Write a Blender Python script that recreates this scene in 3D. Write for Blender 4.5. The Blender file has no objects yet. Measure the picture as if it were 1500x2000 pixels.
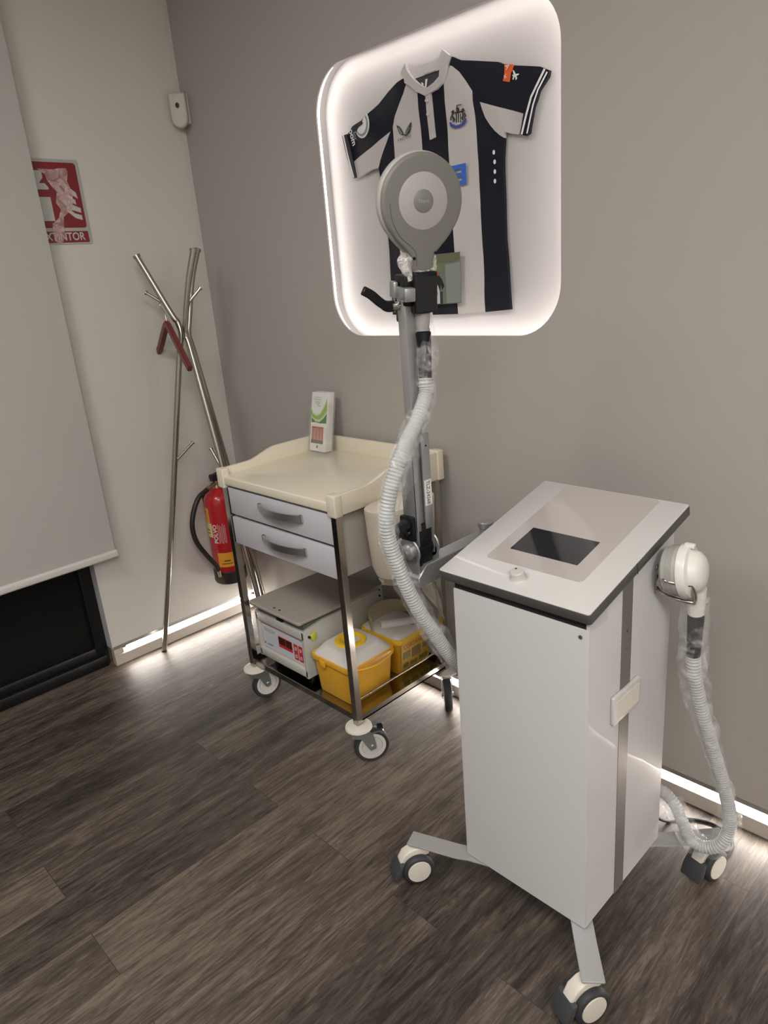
import bpy, bmesh, math, random
from mathutils import Vector, Matrix, noise
random.seed(7)
SC = bpy.context.scene
COL = SC.collection

# ------------------------------------------------------------------ camera
cam = bpy.data.cameras.new('camera')
cam.sensor_fit = 'VERTICAL'
cam.sensor_height = 36.0
cam.sensor_width = 27.0
cam.lens = 1377.3 / 2000 * 36
cam.clip_start = 0.02
camo = bpy.data.objects.new('camera', cam)
COL.objects.link(camo)
_yaw, _pit, _rol = math.radians(46.8957), math.radians(18.4522), math.radians(-4.7952)
_f = Vector((-math.sin(_yaw) * math.cos(_pit), math.cos(_yaw) * math.cos(_pit), -math.sin(_pit)))
_r = Vector((math.cos(_yaw), math.sin(_yaw), 0))
_u = _r.cross(_f)
_r2 = _r * math.cos(_rol) + _u * math.sin(_rol)
_u2 = -_r * math.sin(_rol) + _u * math.cos(_rol)
m = Matrix((_r2, _u2, -_f)).transposed().to_4x4()
m.translation = Vector((3.081, -1.875, 1.65))
camo.matrix_world = m
SC.camera = camo

# ------------------------------------------------------------------ exposure, world, lamps
SC.view_settings.view_transform = 'Standard'
SC.view_settings.look = 'None'
SC.view_settings.exposure = 1.08
SC.view_settings.gamma = 1.0
SC.view_settings.use_curve_mapping = False
SC.cycles.max_bounces = 10
SC.cycles.transparent_max_bounces = 24
SC.cycles.caustics_reflective = False
SC.cycles.caustics_refractive = False
w = bpy.data.worlds.new('night')
SC.world = w
w.use_nodes = True
w.node_tree.nodes['Background'].inputs[0].default_value = (0.006, 0.0065, 0.008, 1)
w.node_tree.nodes['Background'].inputs[1].default_value = 1.0


def area(name, loc, size, power, color=(1, 0.97, 0.93), target=None, size_y=None, spread=math.pi):
    l = bpy.data.lights.new(name, 'AREA')
    l.energy = power
    l.color = color
    l.shape = 'RECTANGLE'
    l.size = size
    l.size_y = size_y or size
    l.spread = spread
    o = bpy.data.objects.new(name, l)
    o.location = loc
    if target is not None:
        o.rotation_euler = (Vector(target) - Vector(loc)).to_track_quat('-Z', 'Y').to_euler()
    COL.objects.link(o)
    return o


area('ceiling_lamp', (3.2, -2.2, 2.97), 0.9, 17, (1, 0.955, 0.91))
area('ceiling_lamp', (4.8, -2.5, 2.97), 0.8, 34, (1, 0.955, 0.91))
area('ceiling_lamp', (1.5, -2.2, 2.97), 0.7, 13, (1, 0.965, 0.93))

# ------------------------------------------------------------------ materials
MATS = {}


def mat(name, color, rough=0.5, metal=0.0, coat=0.0, bump=None, spec=0.5, emit=None, estr=0.0, vary=None, alpha=None, trans=0.0, aniso=None):
    """procedural principled material; bump=(scale, strength, stretch xyz); vary=(scale, amount)"""
    if name in MATS:
        return MATS[name]
    m = bpy.data.materials.new(name)
    m.use_nodes = True
    nt = m.node_tree
    b = nt.nodes['Principled BSDF']
    b.inputs['Base Color'].default_value = (*color, 1)
    b.inputs['Roughness'].default_value = rough
    b.inputs['Metallic'].default_value = metal
    b.inputs['Coat Weight'].default_value = coat
    b.inputs['Coat Roughness'].default_value = 0.05
    b.inputs['Specular IOR Level'].default_value = spec
    b.inputs['Transmission Weight'].default_value = trans
    if alpha is not None:
        b.inputs['Alpha'].default_value = alpha
    if emit:
        b.inputs['Emission Color'].default_value = (*emit, 1)
        b.inputs['Emission Strength'].default_value = estr
    tc = nt.nodes.new('ShaderNodeTexCoord')
    if vary:
        n = nt.nodes.new('ShaderNodeTexNoise')
        n.inputs['Scale'].default_value = vary[0]
        n.inputs['Detail'].default_value = 6
        nt.links.new(tc.outputs['Object'], n.inputs['Vector'])
        mr = nt.nodes.new('ShaderNodeMapRange')
        mr.inputs['To Min'].default_value = 1 - vary[1]
        mr.inputs['To Max'].default_value = 1 + vary[1]
        nt.links.new(n.outputs['Fac'], mr.inputs['Value'])
        mx = nt.nodes.new('ShaderNodeVectorMath')
        mx.operation = 'SCALE'
        mx.inputs[0].default_value = color
        nt.links.new(mr.outputs[0], mx.inputs['Scale'])
        nt.links.new(mx.outputs[0], b.inputs['Base Color'])
    if bump:
        mp = nt.nodes.new('ShaderNodeMapping')
        mp.inputs['Scale'].default_value = bump[2] if len(bump) > 2 else (1, 1, 1)
        nt.links.new(tc.outputs['Object'], mp.inputs['Vector'])
        n = nt.nodes.new('ShaderNodeTexNoise')
        n.inputs['Scale'].default_value = bump[0]
        n.inputs['Detail'].default_value = 5
        nt.links.new(mp.outputs[0], n.inputs['Vector'])
        bp = nt.nodes.new('ShaderNodeBump')
        bp.inputs['Strength'].default_value = bump[1]
        bp.inputs['Distance'].default_value = 0.002
        nt.links.new(n.outputs['Fac'], bp.inputs['Height'])
        nt.links.new(bp.outputs[0], b.inputs['Normal'])
    MATS[name] = m
    return m


def emat(name, color, strength):
    if name in MATS:
        return MATS[name]
    m = bpy.data.materials.new(name)
    m.use_nodes = True
    nt = m.node_tree
    nt.nodes.clear()
    e = nt.nodes.new('ShaderNodeEmission')
    e.inputs[0].default_value = (*color, 1)
    e.inputs[1].default_value = strength
    o = nt.nodes.new('ShaderNodeOutputMaterial')
    nt.links.new(e.outputs[0], o.inputs[0])
    MATS[name] = m
    return m


def filmmat(name, opacity, color=(0.9, 0.92, 0.93), rough=0.16, bumps=60):
    """thin clear plastic film: mostly see-through, wrinkled and shiny"""
    if name in MATS:
        return MATS[name]
    m = bpy.data.materials.new(name)
    m.use_nodes = True
    nt = m.node_tree
    b = nt.nodes['Principled BSDF']
    b.inputs['Base Color'].default_value = (*color, 1)
    b.inputs['Roughness'].default_value = rough
    b.inputs['Specular IOR Level'].default_value = 1.0
    t = nt.nodes.new('ShaderNodeBsdfTransparent')
    mx = nt.nodes.new('ShaderNodeMixShader')
    tc = nt.nodes.new('ShaderNodeTexCoord')
    n = nt.nodes.new('ShaderNodeTexNoise')
    n.inputs['Scale'].default_value = bumps
    n.inputs['Detail'].default_value = 4
    n.inputs['Distortion'].default_value = 1.2
    nt.links.new(tc.outputs['Object'], n.inputs['Vector'])
    mr = nt.nodes.new('ShaderNodeMapRange')
    mr.inputs['From Min'].default_value = 0.45
    mr.inputs['From Max'].default_value = 0.75
    mr.inputs['To Min'].default_value = opacity * 0.4
    mr.inputs['To Max'].default_value = min(1, opacity * 2.6)
    nt.links.new(n.outputs['Fac'], mr.inputs['Value'])
    bp = nt.nodes.new('ShaderNodeBump')
    bp.inputs['Strength'].default_value = 0.6
    bp.inputs['Distance'].default_value = 0.004
    nt.links.new(n.outputs['Fac'], bp.inputs['Height'])
    nt.links.new(bp.outputs[0], b.inputs['Normal'])
    nt.links.new(mr.outputs[0], mx.inputs[0])
    nt.links.new(t.outputs[0], mx.inputs[1])
    nt.links.new(b.outputs[0], mx.inputs[2])
    nt.links.new(mx.outputs[0], nt.nodes['Material Output'].inputs[0])
    MATS[name] = m
    return m


# wall paints, plastics, metals
M_wall_back = mat('grey_wall_paint', (0.41, 0.385, 0.36), 0.75, bump=(180, 0.12), vary=(1.3, 0.015))
M_wall_left = mat('white_wall_paint', (0.62, 0.60, 0.56), 0.7, bump=(180, 0.12), vary=(1.3, 0.015))
M_room = mat('plain_room_paint', (0.68, 0.665, 0.64), 0.8, bump=(150, 0.1))
M_ceiling = mat('ceiling_paint', (0.75, 0.74, 0.72), 0.85, bump=(150, 0.1))
M_skirt = mat('baseboard_laminate', (0.50, 0.45, 0.40), 0.45, bump=(60, 0.05, (1, 1, 12)))
M_profile = mat('aluminium_profile', (0.55, 0.55, 0.56), 0.4, 1.0)
M_blind = mat('blind_fabric', (0.455, 0.448, 0.42), 0.85, bump=(700, 0.25))
M_blindbar = mat('blind_bar_white', (0.66, 0.65, 0.61), 0.4)
M_panel = mat('alcove_white_paint', (0.50, 0.485, 0.48), 0.6, bump=(200, 0.08))
M_black = mat('black_plastic', (0.006, 0.006, 0.0075), 0.4, spec=0.3)
M_blackgap = mat('black_recess', (0.006, 0.006, 0.006), 0.7)
M_blackframe = mat('black_window_frame', (0.006, 0.006, 0.007), 0.35)
M_navy = mat('navy_jersey_knit', (0.0065, 0.007, 0.015), 0.6, bump=(900, 0.3), spec=0.22)
M_wjersey = mat('white_jersey_knit', (0.53, 0.505, 0.49), 0.7, bump=(900, 0.3))
M_wtrim = mat('white_trim_knit', (0.50, 0.475, 0.47), 0.7, bump=(700, 0.3))
M_innerback = mat('dark_inner_collar', (0.05, 0.05, 0.06), 0.8, bump=(300, 0.3))
M_blue = mat('royal_blue_print', (0.035, 0.14, 0.55), 0.5)
M_ribbonblue = mat('crest_ribbon_blue', (0.04, 0.07, 0.28), 0.5)
M_orange = mat('orange_tag', (0.75, 0.12, 0.02), 0.5)
M_printw = mat('white_print', (0.75, 0.75, 0.75), 0.5)
M_printk = mat('dark_olive_print', (0.03, 0.03, 0.02), 0.5)
M_printg = mat('grey_print', (0.28, 0.29, 0.28), 0.5)
M_chrome = mat('polished_steel', (0.50, 0.47, 0.43), 0.17, 1.0)
M_steel = mat('brushed_steel', (0.46, 0.43, 0.39), 0.25, 1.0, bump=(30, 0.06, (40, 40, 1)))
M_zinc = mat('zinc_caster_steel', (0.50, 0.54, 0.56), 0.32, 1.0, bump=(70, 0.15))
M_shelfsteel = mat('mirror_shelf_steel', (0.42, 0.40, 0.37), 0.14, 1.0)
M_cream = mat('cream_plastic', (0.75, 0.695, 0.56), 0.3, coat=0.3)
M_creamlite = mat('cream_bucket_plastic', (0.62, 0.56, 0.46), 0.45)
M_disc = mat('pale_cream_disc', (0.74, 0.71, 0.62), 0.4)
M_drawer = mat('lilac_white_drawer', (0.56, 0.56, 0.60), 0.4)
M_case = mat('warm_grey_case', (0.50, 0.465, 0.425), 0.45)
M_handle = mat('satin_nickel_handle', (0.62, 0.62, 0.63), 0.33, 1.0)
M_tyre = mat('dark_grey_tyre', (0.028, 0.03, 0.032), 0.6, bump=(200, 0.1))
M_rim = mat('pale_grey_wheel', (0.58, 0.56, 0.53), 0.45)
M_centri = mat('centrifuge_grey_white', (0.52, 0.52, 0.48), 0.4, bump=(500, 0.08))
M_lidgrey = mat('warm_grey_lid', (0.36, 0.33, 0.29), 0.45, bump=(500, 0.05))
M_stick = mat('pale_blue_sticker', (0.60, 0.63, 0.70), 0.4)
M_red = mat('signal_red_print', (0.55, 0.03, 0.025), 0.45)
M_pinkline = mat('pink_border_print', (0.62, 0.33, 0.34), 0.45)
M_display = mat('dark_red_display', (0.05, 0.012, 0.01), 0.15)
M_keytag = mat('yellow_key_tag', (0.62, 0.62, 0.05), 0.4)
M_yellow = mat('yellow_bin_plastic', (0.80, 0.42, 0.035), 0.35, bump=(8, 0.05))
M_yellowcap = mat('yellow_cap_plastic', (0.86, 0.56, 0.03), 0.35)
M_binlid = mat('white_bin_lid', (0.66, 0.63, 0.59), 0.45)
M_bincream = mat('translucent_cream_lid', (0.72, 0.64, 0.46), 0.4)
M_label = mat('dark_gold_label', (0.30, 0.22, 0.06), 0.5, vary=(60, 0.5))
M_machine = mat('white_machine_lacquer', (0.60, 0.595, 0.60), 0.45, coat=0.05, spec=0.12)
M_machinetop = mat('white_top_lacquer', (0.60, 0.59, 0.575), 0.3, coat=0.25)
M_slabedge = mat('graphite_edge', (0.10, 0.098, 0.095), 0.4, 0.3)
M_panelfilm = mat('glossy_overlay_panel', (0.46, 0.425, 0.405), 0.08, coat=0.6)
M_screen = mat('dark_glass_screen', (0.022, 0.022, 0.026), 0.05, coat=0.6)
M_stripe = mat('brushed_dark_stripe', (0.23, 0.215, 0.205), 0.42, 0.5)
M_knob = mat('grey_knob', (0.52, 0.51, 0.49), 0.4)
M_armsteel = mat('silver_arm_paint', (0.42, 0.43, 0.44), 0.36, 0.75)
M_armdark = mat('grey_channel_paint', (0.36, 0.355, 0.35), 0.4, 0.6)
M_headgrey = mat('grey_applicator_shell', (0.185, 0.18, 0.163), 0.45)
M_headrim = mat('pale_grey_rim', (0.40, 0.39, 0.36), 0.4)
M_ring = mat('light_grey_ring', (0.40, 0.385, 0.375), 0.45)
M_headcap = mat('grey_centre_cap', (0.20, 0.20, 0.185), 0.4)
M_hose = mat('white_corrugated_hose', (0.46, 0.47, 0.465), 0.4)
M_film = filmmat('clear_wrap_film', 0.15, bumps=30)
M_filmthick = filmmat('clear_wrap_film_dense', 0.34)
M_dome = mat('white_dome_shell', (0.74, 0.73, 0.69), 0.35, coat=0.2)
M_hubcap = mat('cream_hub_cap', (0.70, 0.66, 0.58), 0.4)
M_legplate = mat('bright_leg_steel', (0.50, 0.50, 0.50), 0.36, 0.45)
M_extred = mat('extinguisher_red', (0.50, 0.012, 0.02), 0.3, coat=0.4)
M_extyellow = mat('yellow_label_print', (0.80, 0.36, 0.03), 0.5)
M_extpale = mat('pale_yellow_label_print', (0.72, 0.60, 0.28), 0.5)
M_brass = mat('brass_fitting', (0.55, 0.42, 0.25), 0.35, 1.0)
M_rubber = mat('black_rubber', (0.014, 0.012, 0.012), 0.5)
M_signred = mat('sign_dark_red', (0.20, 0.010, 0.018), 0.35)
M_signplate = mat('sign_plate_grey', (0.40, 0.40, 0.37), 0.3)
M_signwhite = mat('sign_pictogram_white', (0.50, 0.50, 0.46), 0.4)
M_tape = filmmat('pinkish_tape_film', 0.45, (0.75, 0.52, 0.50), 0.3, 22)
M_wood = mat('red_brown_wood', (0.16, 0.035, 0.03), 0.4, bump=(40, 0.2, (1, 1, 6)))
M_sensor = mat('sensor_white', (0.55, 0.53, 0.47), 0.5)
M_paper = mat('white_paper', (0.72, 0.70, 0.69), 0.6)
M_acrylic = filmmat('clear_acrylic', 0.16, (0.8, 0.8, 0.8), 0.05, 3)
M_green = mat('leaf_green_print', (0.30, 0.42, 0.12), 0.5)
M_greenlight = mat('pale_green_print', (0.52, 0.62, 0.40), 0.5)
M_greendark = mat('dark_green_print', (0.12, 0.22, 0.10), 0.5)
M_firebrick = mat('orange_red_print', (0.42, 0.11, 0.05), 0.5, vary=(60, 0.5))
M_maroon = mat('maroon_print', (0.13, 0.06, 0.06), 0.5)
M_liner = mat('white_paper_liner', (0.86, 0.82, 0.75), 0.7, bump=(25, 0.6))
M_outside = mat('outside_paving', (0.05, 0.047, 0.035), 0.8, vary=(8, 0.5))
M_strip = emat('strip_light_diffuser', (1.0, 0.92, 0.85), 26.0)
M_alcove_led = emat('alcove_light_diffuser', (1.0, 0.91, 0.86), 4.6)


def floor_material():
    m = bpy.data.materials.new('dark_wood_planks')
    m.use_nodes = True
    nt = m.node_tree
    N, L = nt.nodes.new, nt.links.new
    b = nt.nodes['Principled BSDF']
    tc = N('ShaderNodeTexCoord')
    sp = N('ShaderNodeSeparateXYZ')
    L(tc.outputs['Object'], sp.inputs[0])
    ax = N('ShaderNodeMath'); ax.operation = 'ADD'; ax.inputs[1].default_value = 1.509 + 1.284 * 4
    ay = N('ShaderNodeMath'); ay.operation = 'ADD'; ay.inputs[1].default_value = -0.11 + 0.18 * 20
    L(sp.outputs[1], ax.inputs[0]); L(sp.outputs[0], ay.inputs[0])
    cb = N('ShaderNodeCombineXYZ')
    L(ax.outputs[0], cb.inputs[0]); L(ay.outputs[0], cb.inputs[1])
    br = N('ShaderNodeTexBrick')
    br.offset = 0.5; br.offset_frequency = 2
    br.inputs['Color1'].default_value = (0, 0, 0, 1)
    br.inputs['Color2'].default_value = (1, 1, 1, 1)
    br.inputs['Mortar'].default_value = (0.5, 0.5, 0.5, 1)
    br.inputs['Scale'].default_value = 1.0
    br.inputs['Mortar Size'].default_value = 0.0011
    br.inputs['Mortar Smooth'].default_value = 0.3
    br.inputs['Bias'].default_value = 0.0
    br.inputs['Brick Width'].default_value = 1.284
    br.inputs['Row Height'].default_value = 0.18
    L(cb.outputs[0], br.inputs['Vector'])
    # every plank shifts the grain
    sh = N('ShaderNodeVectorMath'); sh.operation = 'SCALE'; sh.inputs['Scale'].default_value = 7.3
    L(br.outputs['Color'], sh.inputs[0])
    ad = N('ShaderNodeVectorMath'); ad.operation = 'ADD'
    L(cb.outputs[0], ad.inputs[0]); L(sh.outputs[0], ad.inputs[1])

    def grain(sx, sy, detail, rough, dist):
        mp = N('ShaderNodeMapping'); mp.inputs['Scale'].default_value = (sx, sy, 1)
        L(ad.outputs[0], mp.inputs['Vector'])
        n = N('ShaderNodeTexNoise'); n.inputs['Scale'].default_value = 1.0
        n.inputs['Detail'].default_value = detail; n.inputs['Roughness'].default_value = rough
        n.inputs['Distortion'].default_value = dist
        L(mp.outputs[0], n.inputs['Vector'])
        return n
    g1 = grain(2.0, 14, 7, 0.66, 1.3)
    g2 = grain(26, 240, 4, 0.75, 0.6)
    g3 = grain(5.0, 46, 6, 0.70, 1.9)
    cr = N('ShaderNodeValToRGB')
    e = cr.color_ramp.elements
    e[0].position = 0.365; e[0].color = (0.018, 0.0135, 0.0108, 1)
    e[1].position = 0.655; e[1].color = (0.172, 0.138, 0.105, 1)
    k = cr.color_ramp.elements.new(0.5); k.color = (0.070, 0.0545, 0.0425, 1)
    a1 = N('ShaderNodeMath'); a1.operation = 'MULTIPLY_ADD'; a1.inputs[1].default_value = 0.55
    L(g3.outputs['Fac'], a1.inputs[0])
    h1 = N('ShaderNodeMath'); h1.operation = 'MULTIPLY'; h1.inputs[1].default_value = 0.45
    L(g1.outputs['Fac'], h1.inputs[0]); L(h1.outputs[0], a1.inputs[2])
    a2 = N('ShaderNodeMath'); a2.operation = 'MULTIPLY_ADD'; a2.inputs[1].default_value = 0.28
    s2 = N('ShaderNodeMath'); s2.operation = 'SUBTRACT'; s2.inputs[1].default_value = 0.5
    L(g2.outputs['Fac'], s2.inputs[0]); L(s2.outputs[0], a2.inputs[0]); L(a1.outputs[0], a2.inputs[2])
    # plank-to-plank tone
    sb = N('ShaderNodeSeparateColor'); L(br.outputs['Color'], sb.inputs[0])
    s3 = N('ShaderNodeMath'); s3.operation = 'SUBTRACT'; s3.inputs[1].default_value = 0.5
    L(sb.outputs[0], s3.inputs[0])
    a3 = N('ShaderNodeMath'); a3.operation = 'MULTIPLY_ADD'; a3.inputs[1].default_value = 0.13
    L(s3.outputs[0], a3.inputs[0]); L(a2.outputs[0], a3.inputs[2])
    L(a3.outputs[0], cr.inputs[0])
    mx = N('ShaderNodeMix'); mx.data_type = 'RGBA'
    L(br.outputs['Fac'], mx.inputs['Factor'])
    L(cr.outputs[0], mx.inputs['A'])
    mx.inputs['B'].default_value = (0.030, 0.023, 0.018, 1)
    L(mx.outputs['Result'], b.inputs['Base Color'])
    mr = N('ShaderNodeMapRange'); mr.inputs['To Min'].default_value = 0.38; mr.inputs['To Max'].default_value = 0.58
    L(g2.outputs['Fac'], mr.inputs['Value']); L(mr.outputs[0], b.inputs['Roughness'])
    bp = N('ShaderNodeBump'); bp.inputs['Strength'].default_value = 0.35; bp.inputs['Distance'].default_value = 0.0012
    L(a2.outputs[0], bp.inputs['Height']); L(bp.outputs[0], b.inputs['Normal'])
    return m


M_floor = floor_material()

# ------------------------------------------------------------------ mesh helpers
ORG = {}


def tag(o, label, cat, group=None):
    o['label'] = label
    o['category'] = cat
    if group:
        o['group'] = group
    return o


def thing(name, label, cat, loc, group=None):
    o = bpy.data.objects.new(name, None)
    o.empty_display_size = 0.05
    o.location = loc
    COL.objects.link(o)
    ORG[o.name] = Vector(loc)
    return tag(o, label, cat, group)


def frame(o, z, x=None):
    """matrix at o whose Z axis is z"""
    z = Vector(z).normalized()
    x = Vector(x) if x is not None else (Vector((1, 0, 0)) if abs(z.x) < 0.9 else Vector((0, 1, 0)))
    y = z.cross(x).normalized()
    x = y.cross(z)
    mt = Matrix((x, y, z)).transposed().to_4x4()
    mt.translation = Vector(o)
    return mt


def smooth_path(pts, n=12):
    P = [Vector(p) for p in pts]
    out = []
    for i in range(len(P) - 1):
        p0 = P[i - 1] if i else P[i] * 2 - P[i + 1]
        p1, p2 = P[i], P[i + 1]
        p3 = P[i + 2] if i + 2 < len(P) else P[i + 1] * 2 - P[i]
        for k in range(n):
            t = k / n
            out.append(0.5 * ((2 * p1) + (p2 - p0) * t + (2 * p0 - 5 * p1 + 4 * p2 - p3) * t * t + (3 * p1 - p0 - 3 * p2 + p3) * t ** 3))
    out.append(P[-1])
    return out


def resample(pts, step):
    d = [0]
    for a, b in zip(pts, pts[1:]):
        d.append(d[-1] + (b - a).length)
    n = max(2, int(d[-1] / step))
    out, j = [], 0
    for i in range(n + 1):
        s = d[-1] * i / n
        while j < len(d) - 2 and d[j + 1] < s:
            j += 1
        t = (s - d[j]) / max(1e-9, d[j + 1] - d[j])
        out.append(pts[j].lerp(pts[j + 1], t))
    return out


class B:
    def __init__(self):
        self.bm = bmesh.new()

    def _fin(self, verts, faces, mi, M=None):
        if M is not None:
            for v in verts:
                v.co = M @ v.co
        for f in faces:
            f.material_index = mi
        return self

    def box(self, lo, hi, mi=0, bev=0.0, seg=2, M=None):
        t = bmesh.new()
        bmesh.ops.create_cube(t, size=1)
        lo, hi = Vector(lo), Vector(hi)
        for v in t.verts:
            v.co = Vector([(lo[i] + hi[i]) / 2 + v.co[i] * (hi[i] - lo[i]) for i in range(3)])
        if bev:
            bmesh.ops.bevel(t, geom=t.edges[:], offset=bev, segments=seg, profile=0.5, affect='EDGES')
        return self._merge(t, mi, M)

    def _merge(self, t, mi, M=None):
        if M is not None:
            bmesh.ops.transform(t, matrix=M, verts=t.verts)
        bmesh.ops.recalc_face_normals(t, faces=t.faces)
        vm = {v: self.bm.verts.new(v.co) for v in t.verts}
        for f in t.faces:
            try:
                g = self.bm.faces.new([vm[v] for v in f.verts])
                g.material_index = mi if mi >= 0 else f.material_index
            except ValueError:
                pass
        t.free()
        return self

    def cyl(self, p0, p1, r0, r1=None, n=24, mi=0, bev=0.0):
        p0, p1 = Vector(p0), Vector(p1)
        r1 = r0 if r1 is None else r1
        L = (p1 - p0).length
        prof = [(0, 0), (r0 - bev, 0), (r0, bev), (r1, L - bev), (r1 - bev, L), (0, L)] if bev else [(0, 0), (r0, 0), (r1, L), (0, L)]
        return self.lathe(prof, frame(p0, p1 - p0), n, mi)

    def lathe(self, prof, M, n=32, mi=0, a0=0.0, a1=2 * math.pi):
        """prof: list of (radius, height) along local Z of M"""
        t = bmesh.new()
        full = abs(a1 - a0 - 2 * math.pi) < 1e-6
        cols = n if full else n + 1
        rings = []
        for r, h in prof:
            if r < 1e-6 and full:
                rings.append([t.verts.new((0, 0, h))])
            else:
                rings.append([t.verts.new((r * math.cos(a0 + (a1 - a0) * k / n), r * math.sin(a0 + (a1 - a0) * k / n), h)) for k in range(cols)])
        for a, b in zip(rings, rings[1:]):
            for k in range(n):
                k2 = (k + 1) % cols
                if len(a) == 1 and len(b) == 1:
                    continue
                if len(a) == 1:
                    t.faces.new([a[0], b[k], b[k2]])
                elif len(b) == 1:
                    t.faces.new([a[k], b[0], a[k2]])
                else:
                    t.faces.new([a[k], b[k], b[k2], a[k2]])
        return self._merge(t, mi, M)

    def tube(self, pts, r, n=12, mi=0, cap=True, squash=None):
        pts = [Vector(p) for p in pts]
        t = bmesh.new()
        T = []
        for i in range(len(pts)):
            a = pts[max(0, i - 1)]; b = pts[min(len(pts) - 1, i + 1)]
            T.append((b - a).normalized())
        x = T[0].orthogonal().normalized()
        rings = []
        for i, p in enumerate(pts):
            x = (x - T[i] * x.dot(T[i])).normalized()
            y = T[i].cross(x)
            rr = r(i) if callable(r) else (r[i] if isinstance(r, (list, tuple)) else r)
            ring = []
            for k in range(n):
                a = 2 * math.pi * k / n
                q = rr if squash is None else rr * squash(i, a)
                ring.append(t.verts.new(p + x * math.cos(a) * q + y * math.sin(a) * q))
            rings.append(ring)
        for a, b in zip(rings, rings[1:]):
            for k in range(n):
                t.faces.new([a[k], a[(k + 1) % n], b[(k + 1) % n], b[k]])
        if cap:
            t.faces.new(rings[0][::-1]); t.faces.new(rings[-1])
        return self._merge(t, mi)

    def prism(self, poly, lo, hi, M=None, mi=0, bev=0.0, seg=2):
        """poly: 2D outline in local XY of M, extruded along local Z from lo to hi"""
        t = bmesh.new()
        a = [t.verts.new((x, y, lo)) for x, y in poly]
        f = t.faces.new(a)
        r = bmesh.ops.extrude_face_region(t, geom=[f])
        for v in [g for g in r['geom'] if isinstance(g, bmesh.types.BMVert)]:
            v.co.z = hi
        if bev:
            bmesh.ops.recalc_face_normals(t, faces=t.faces)
            ed = [e for e in t.edges if abs(e.verts[0].co.z - e.verts[1].co.z) < 1e-7]
            bmesh.ops.bevel(t, geom=ed, offset=bev, segments=seg, profile=0.5, affect='EDGES')
        return self._merge(t, mi, M)

    def ribbon(self, pts, width, thick, mi=0, up=(0, 0, 1)):
        """flat bar swept along pts, width sideways, thickness along up"""
        pts = [Vector(p) for p in pts]
        up = Vector(up)
        t = bmesh.new()
        rings = []
        for i, p in enumerate(pts):
            d = (pts[min(len(pts) - 1, i + 1)] - pts[max(0, i - 1)]).normalized()
            s = d.cross(up).normalized()
            n = s.cross(d)
            wd = width[i] if isinstance(width, (list, tuple)) else width
            rings.append([t.verts.new(p + s * wd / 2 * a + n * thick / 2 * b) for a, b in ((-1, -1), (1, -1), (1, 1), (-1, 1))])
        for a, b in zip(rings, rings[1:]):
            for k in range(4):
                t.faces.new([a[k], a[(k + 1) % 4], b[(k + 1) % 4], b[k]])
        t.faces.new(rings[0][::-1]); t.faces.new(rings[-1])
        return self._merge(t, mi)

    def out(self, name, mats, parent=None, label=None, cat=None, group=None, origin=None, angle=40, kind=None):
        if not isinstance(mats, (list, tuple)):
            mats = [mats]
        org = ORG[parent.name] if parent is not None else Vector(origin or (0, 0, 0))
        me = bpy.data.meshes.new(name)
        bmesh.ops.translate(self.bm, vec=-org, verts=self.bm.verts)
        self.bm.to_mesh(me)
        self.bm.free()
        for mm in mats:
            me.materials.append(mm)
        me.polygons.foreach_set('use_smooth', [True] * len(me.polygons))
        me.set_sharp_from_angle(angle=math.radians(angle))
        o = bpy.data.objects.new(name, me)
        COL.objects.link(o)
        ORG[o.name] = org.copy()
        if parent is not None:
            o.parent = parent
        else:
            o.location = org
        if label and cat:
            tag(o, label, cat, group)
        elif label:
            o['label'] = label
        if kind:
            o['kind'] = kind
        return o


def text_bm(body, size, M, extrude=0.0004, align='CENTER', spacing=1.0, sx=1.0, bold=0.0):
    """lettering as mesh in local XY of M, front towards +Z"""
    cu = bpy.data.curves.new('lettering', 'FONT')
    cu.body = body
    cu.size = size
    cu.extrude = extrude
    cu.align_x = align
    cu.align_y = 'CENTER'
    cu.space_character = spacing
    cu.offset = bold
    cu.resolution_u = 3
    o = bpy.data.objects.new('lettering', cu)
    COL.objects.link(o)
    dg = bpy.context.evaluated_depsgraph_get()
    me = bpy.data.meshes.new_from_object(o.evaluated_get(dg))
    bpy.data.objects.remove(o)
    b = B()
    t = bmesh.new()
    t.from_mesh(me)
    bpy.data.meshes.remove(me)
    bmesh.ops.scale(t, vec=(sx, 1, 1), verts=t.verts)
    b._merge(t, 0, M)
    return b


def rrect(x0, y0, x1, y1, r, n=8):
    pts = []
    for cx, cy, a in ((x1 - r, y1 - r, 0), (x0 + r, y1 - r, 90), (x0 + r, y0 + r, 180), (x1 - r, y0 + r, 270)):
        for k in range(n + 1):
            t = math.radians(a + 90 * k / n)
            pts.append((cx + r * math.cos(t), cy + r * math.sin(t)))
    return pts


def axes(o, x, y, z):
    mt = Matrix((Vector(x).normalized(), Vector(y).normalized(), Vector(z).normalized())).transposed().to_4x4()
    mt.translation = Vector(o)
    return mt


def on_back(y):
    """frame on the back wall: local x = world x, local y = up, local z = towards the room"""
    return axes((0, y, 0), (1, 0, 0), (0, 0, 1), (0, -1, 0))


def on_left(x):
    """frame on the left wall: local x = world y, local y = up, local z = towards the room"""
    return axes((x, 0, 0), (0, 1, 0), (0, 0, 1), (1, 0, 0))


# ================================================================== the room
RX, RY, RZ = 5.2, -4.6, 3.0
b = B(); b.box((-0.3, RY, -0.06), (RX, 0.3, 0.0)); b.out('floor', M_floor, kind='structure')
b = B(); b.box((-0.3, RY, RZ), (RX, 0.3, RZ + 0.05)); b.out('ceiling', M_ceiling, kind='structure')
b = B(); b.box((RX, RY, 0), (RX + 0.05, 0.3, RZ)); b.out('wall_right', M_room, kind='structure')
b = B(); b.box((-0.3, RY - 0.05, 0), (RX, RY, RZ)); b.out('wall_front', M_room, kind='structure')

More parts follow.
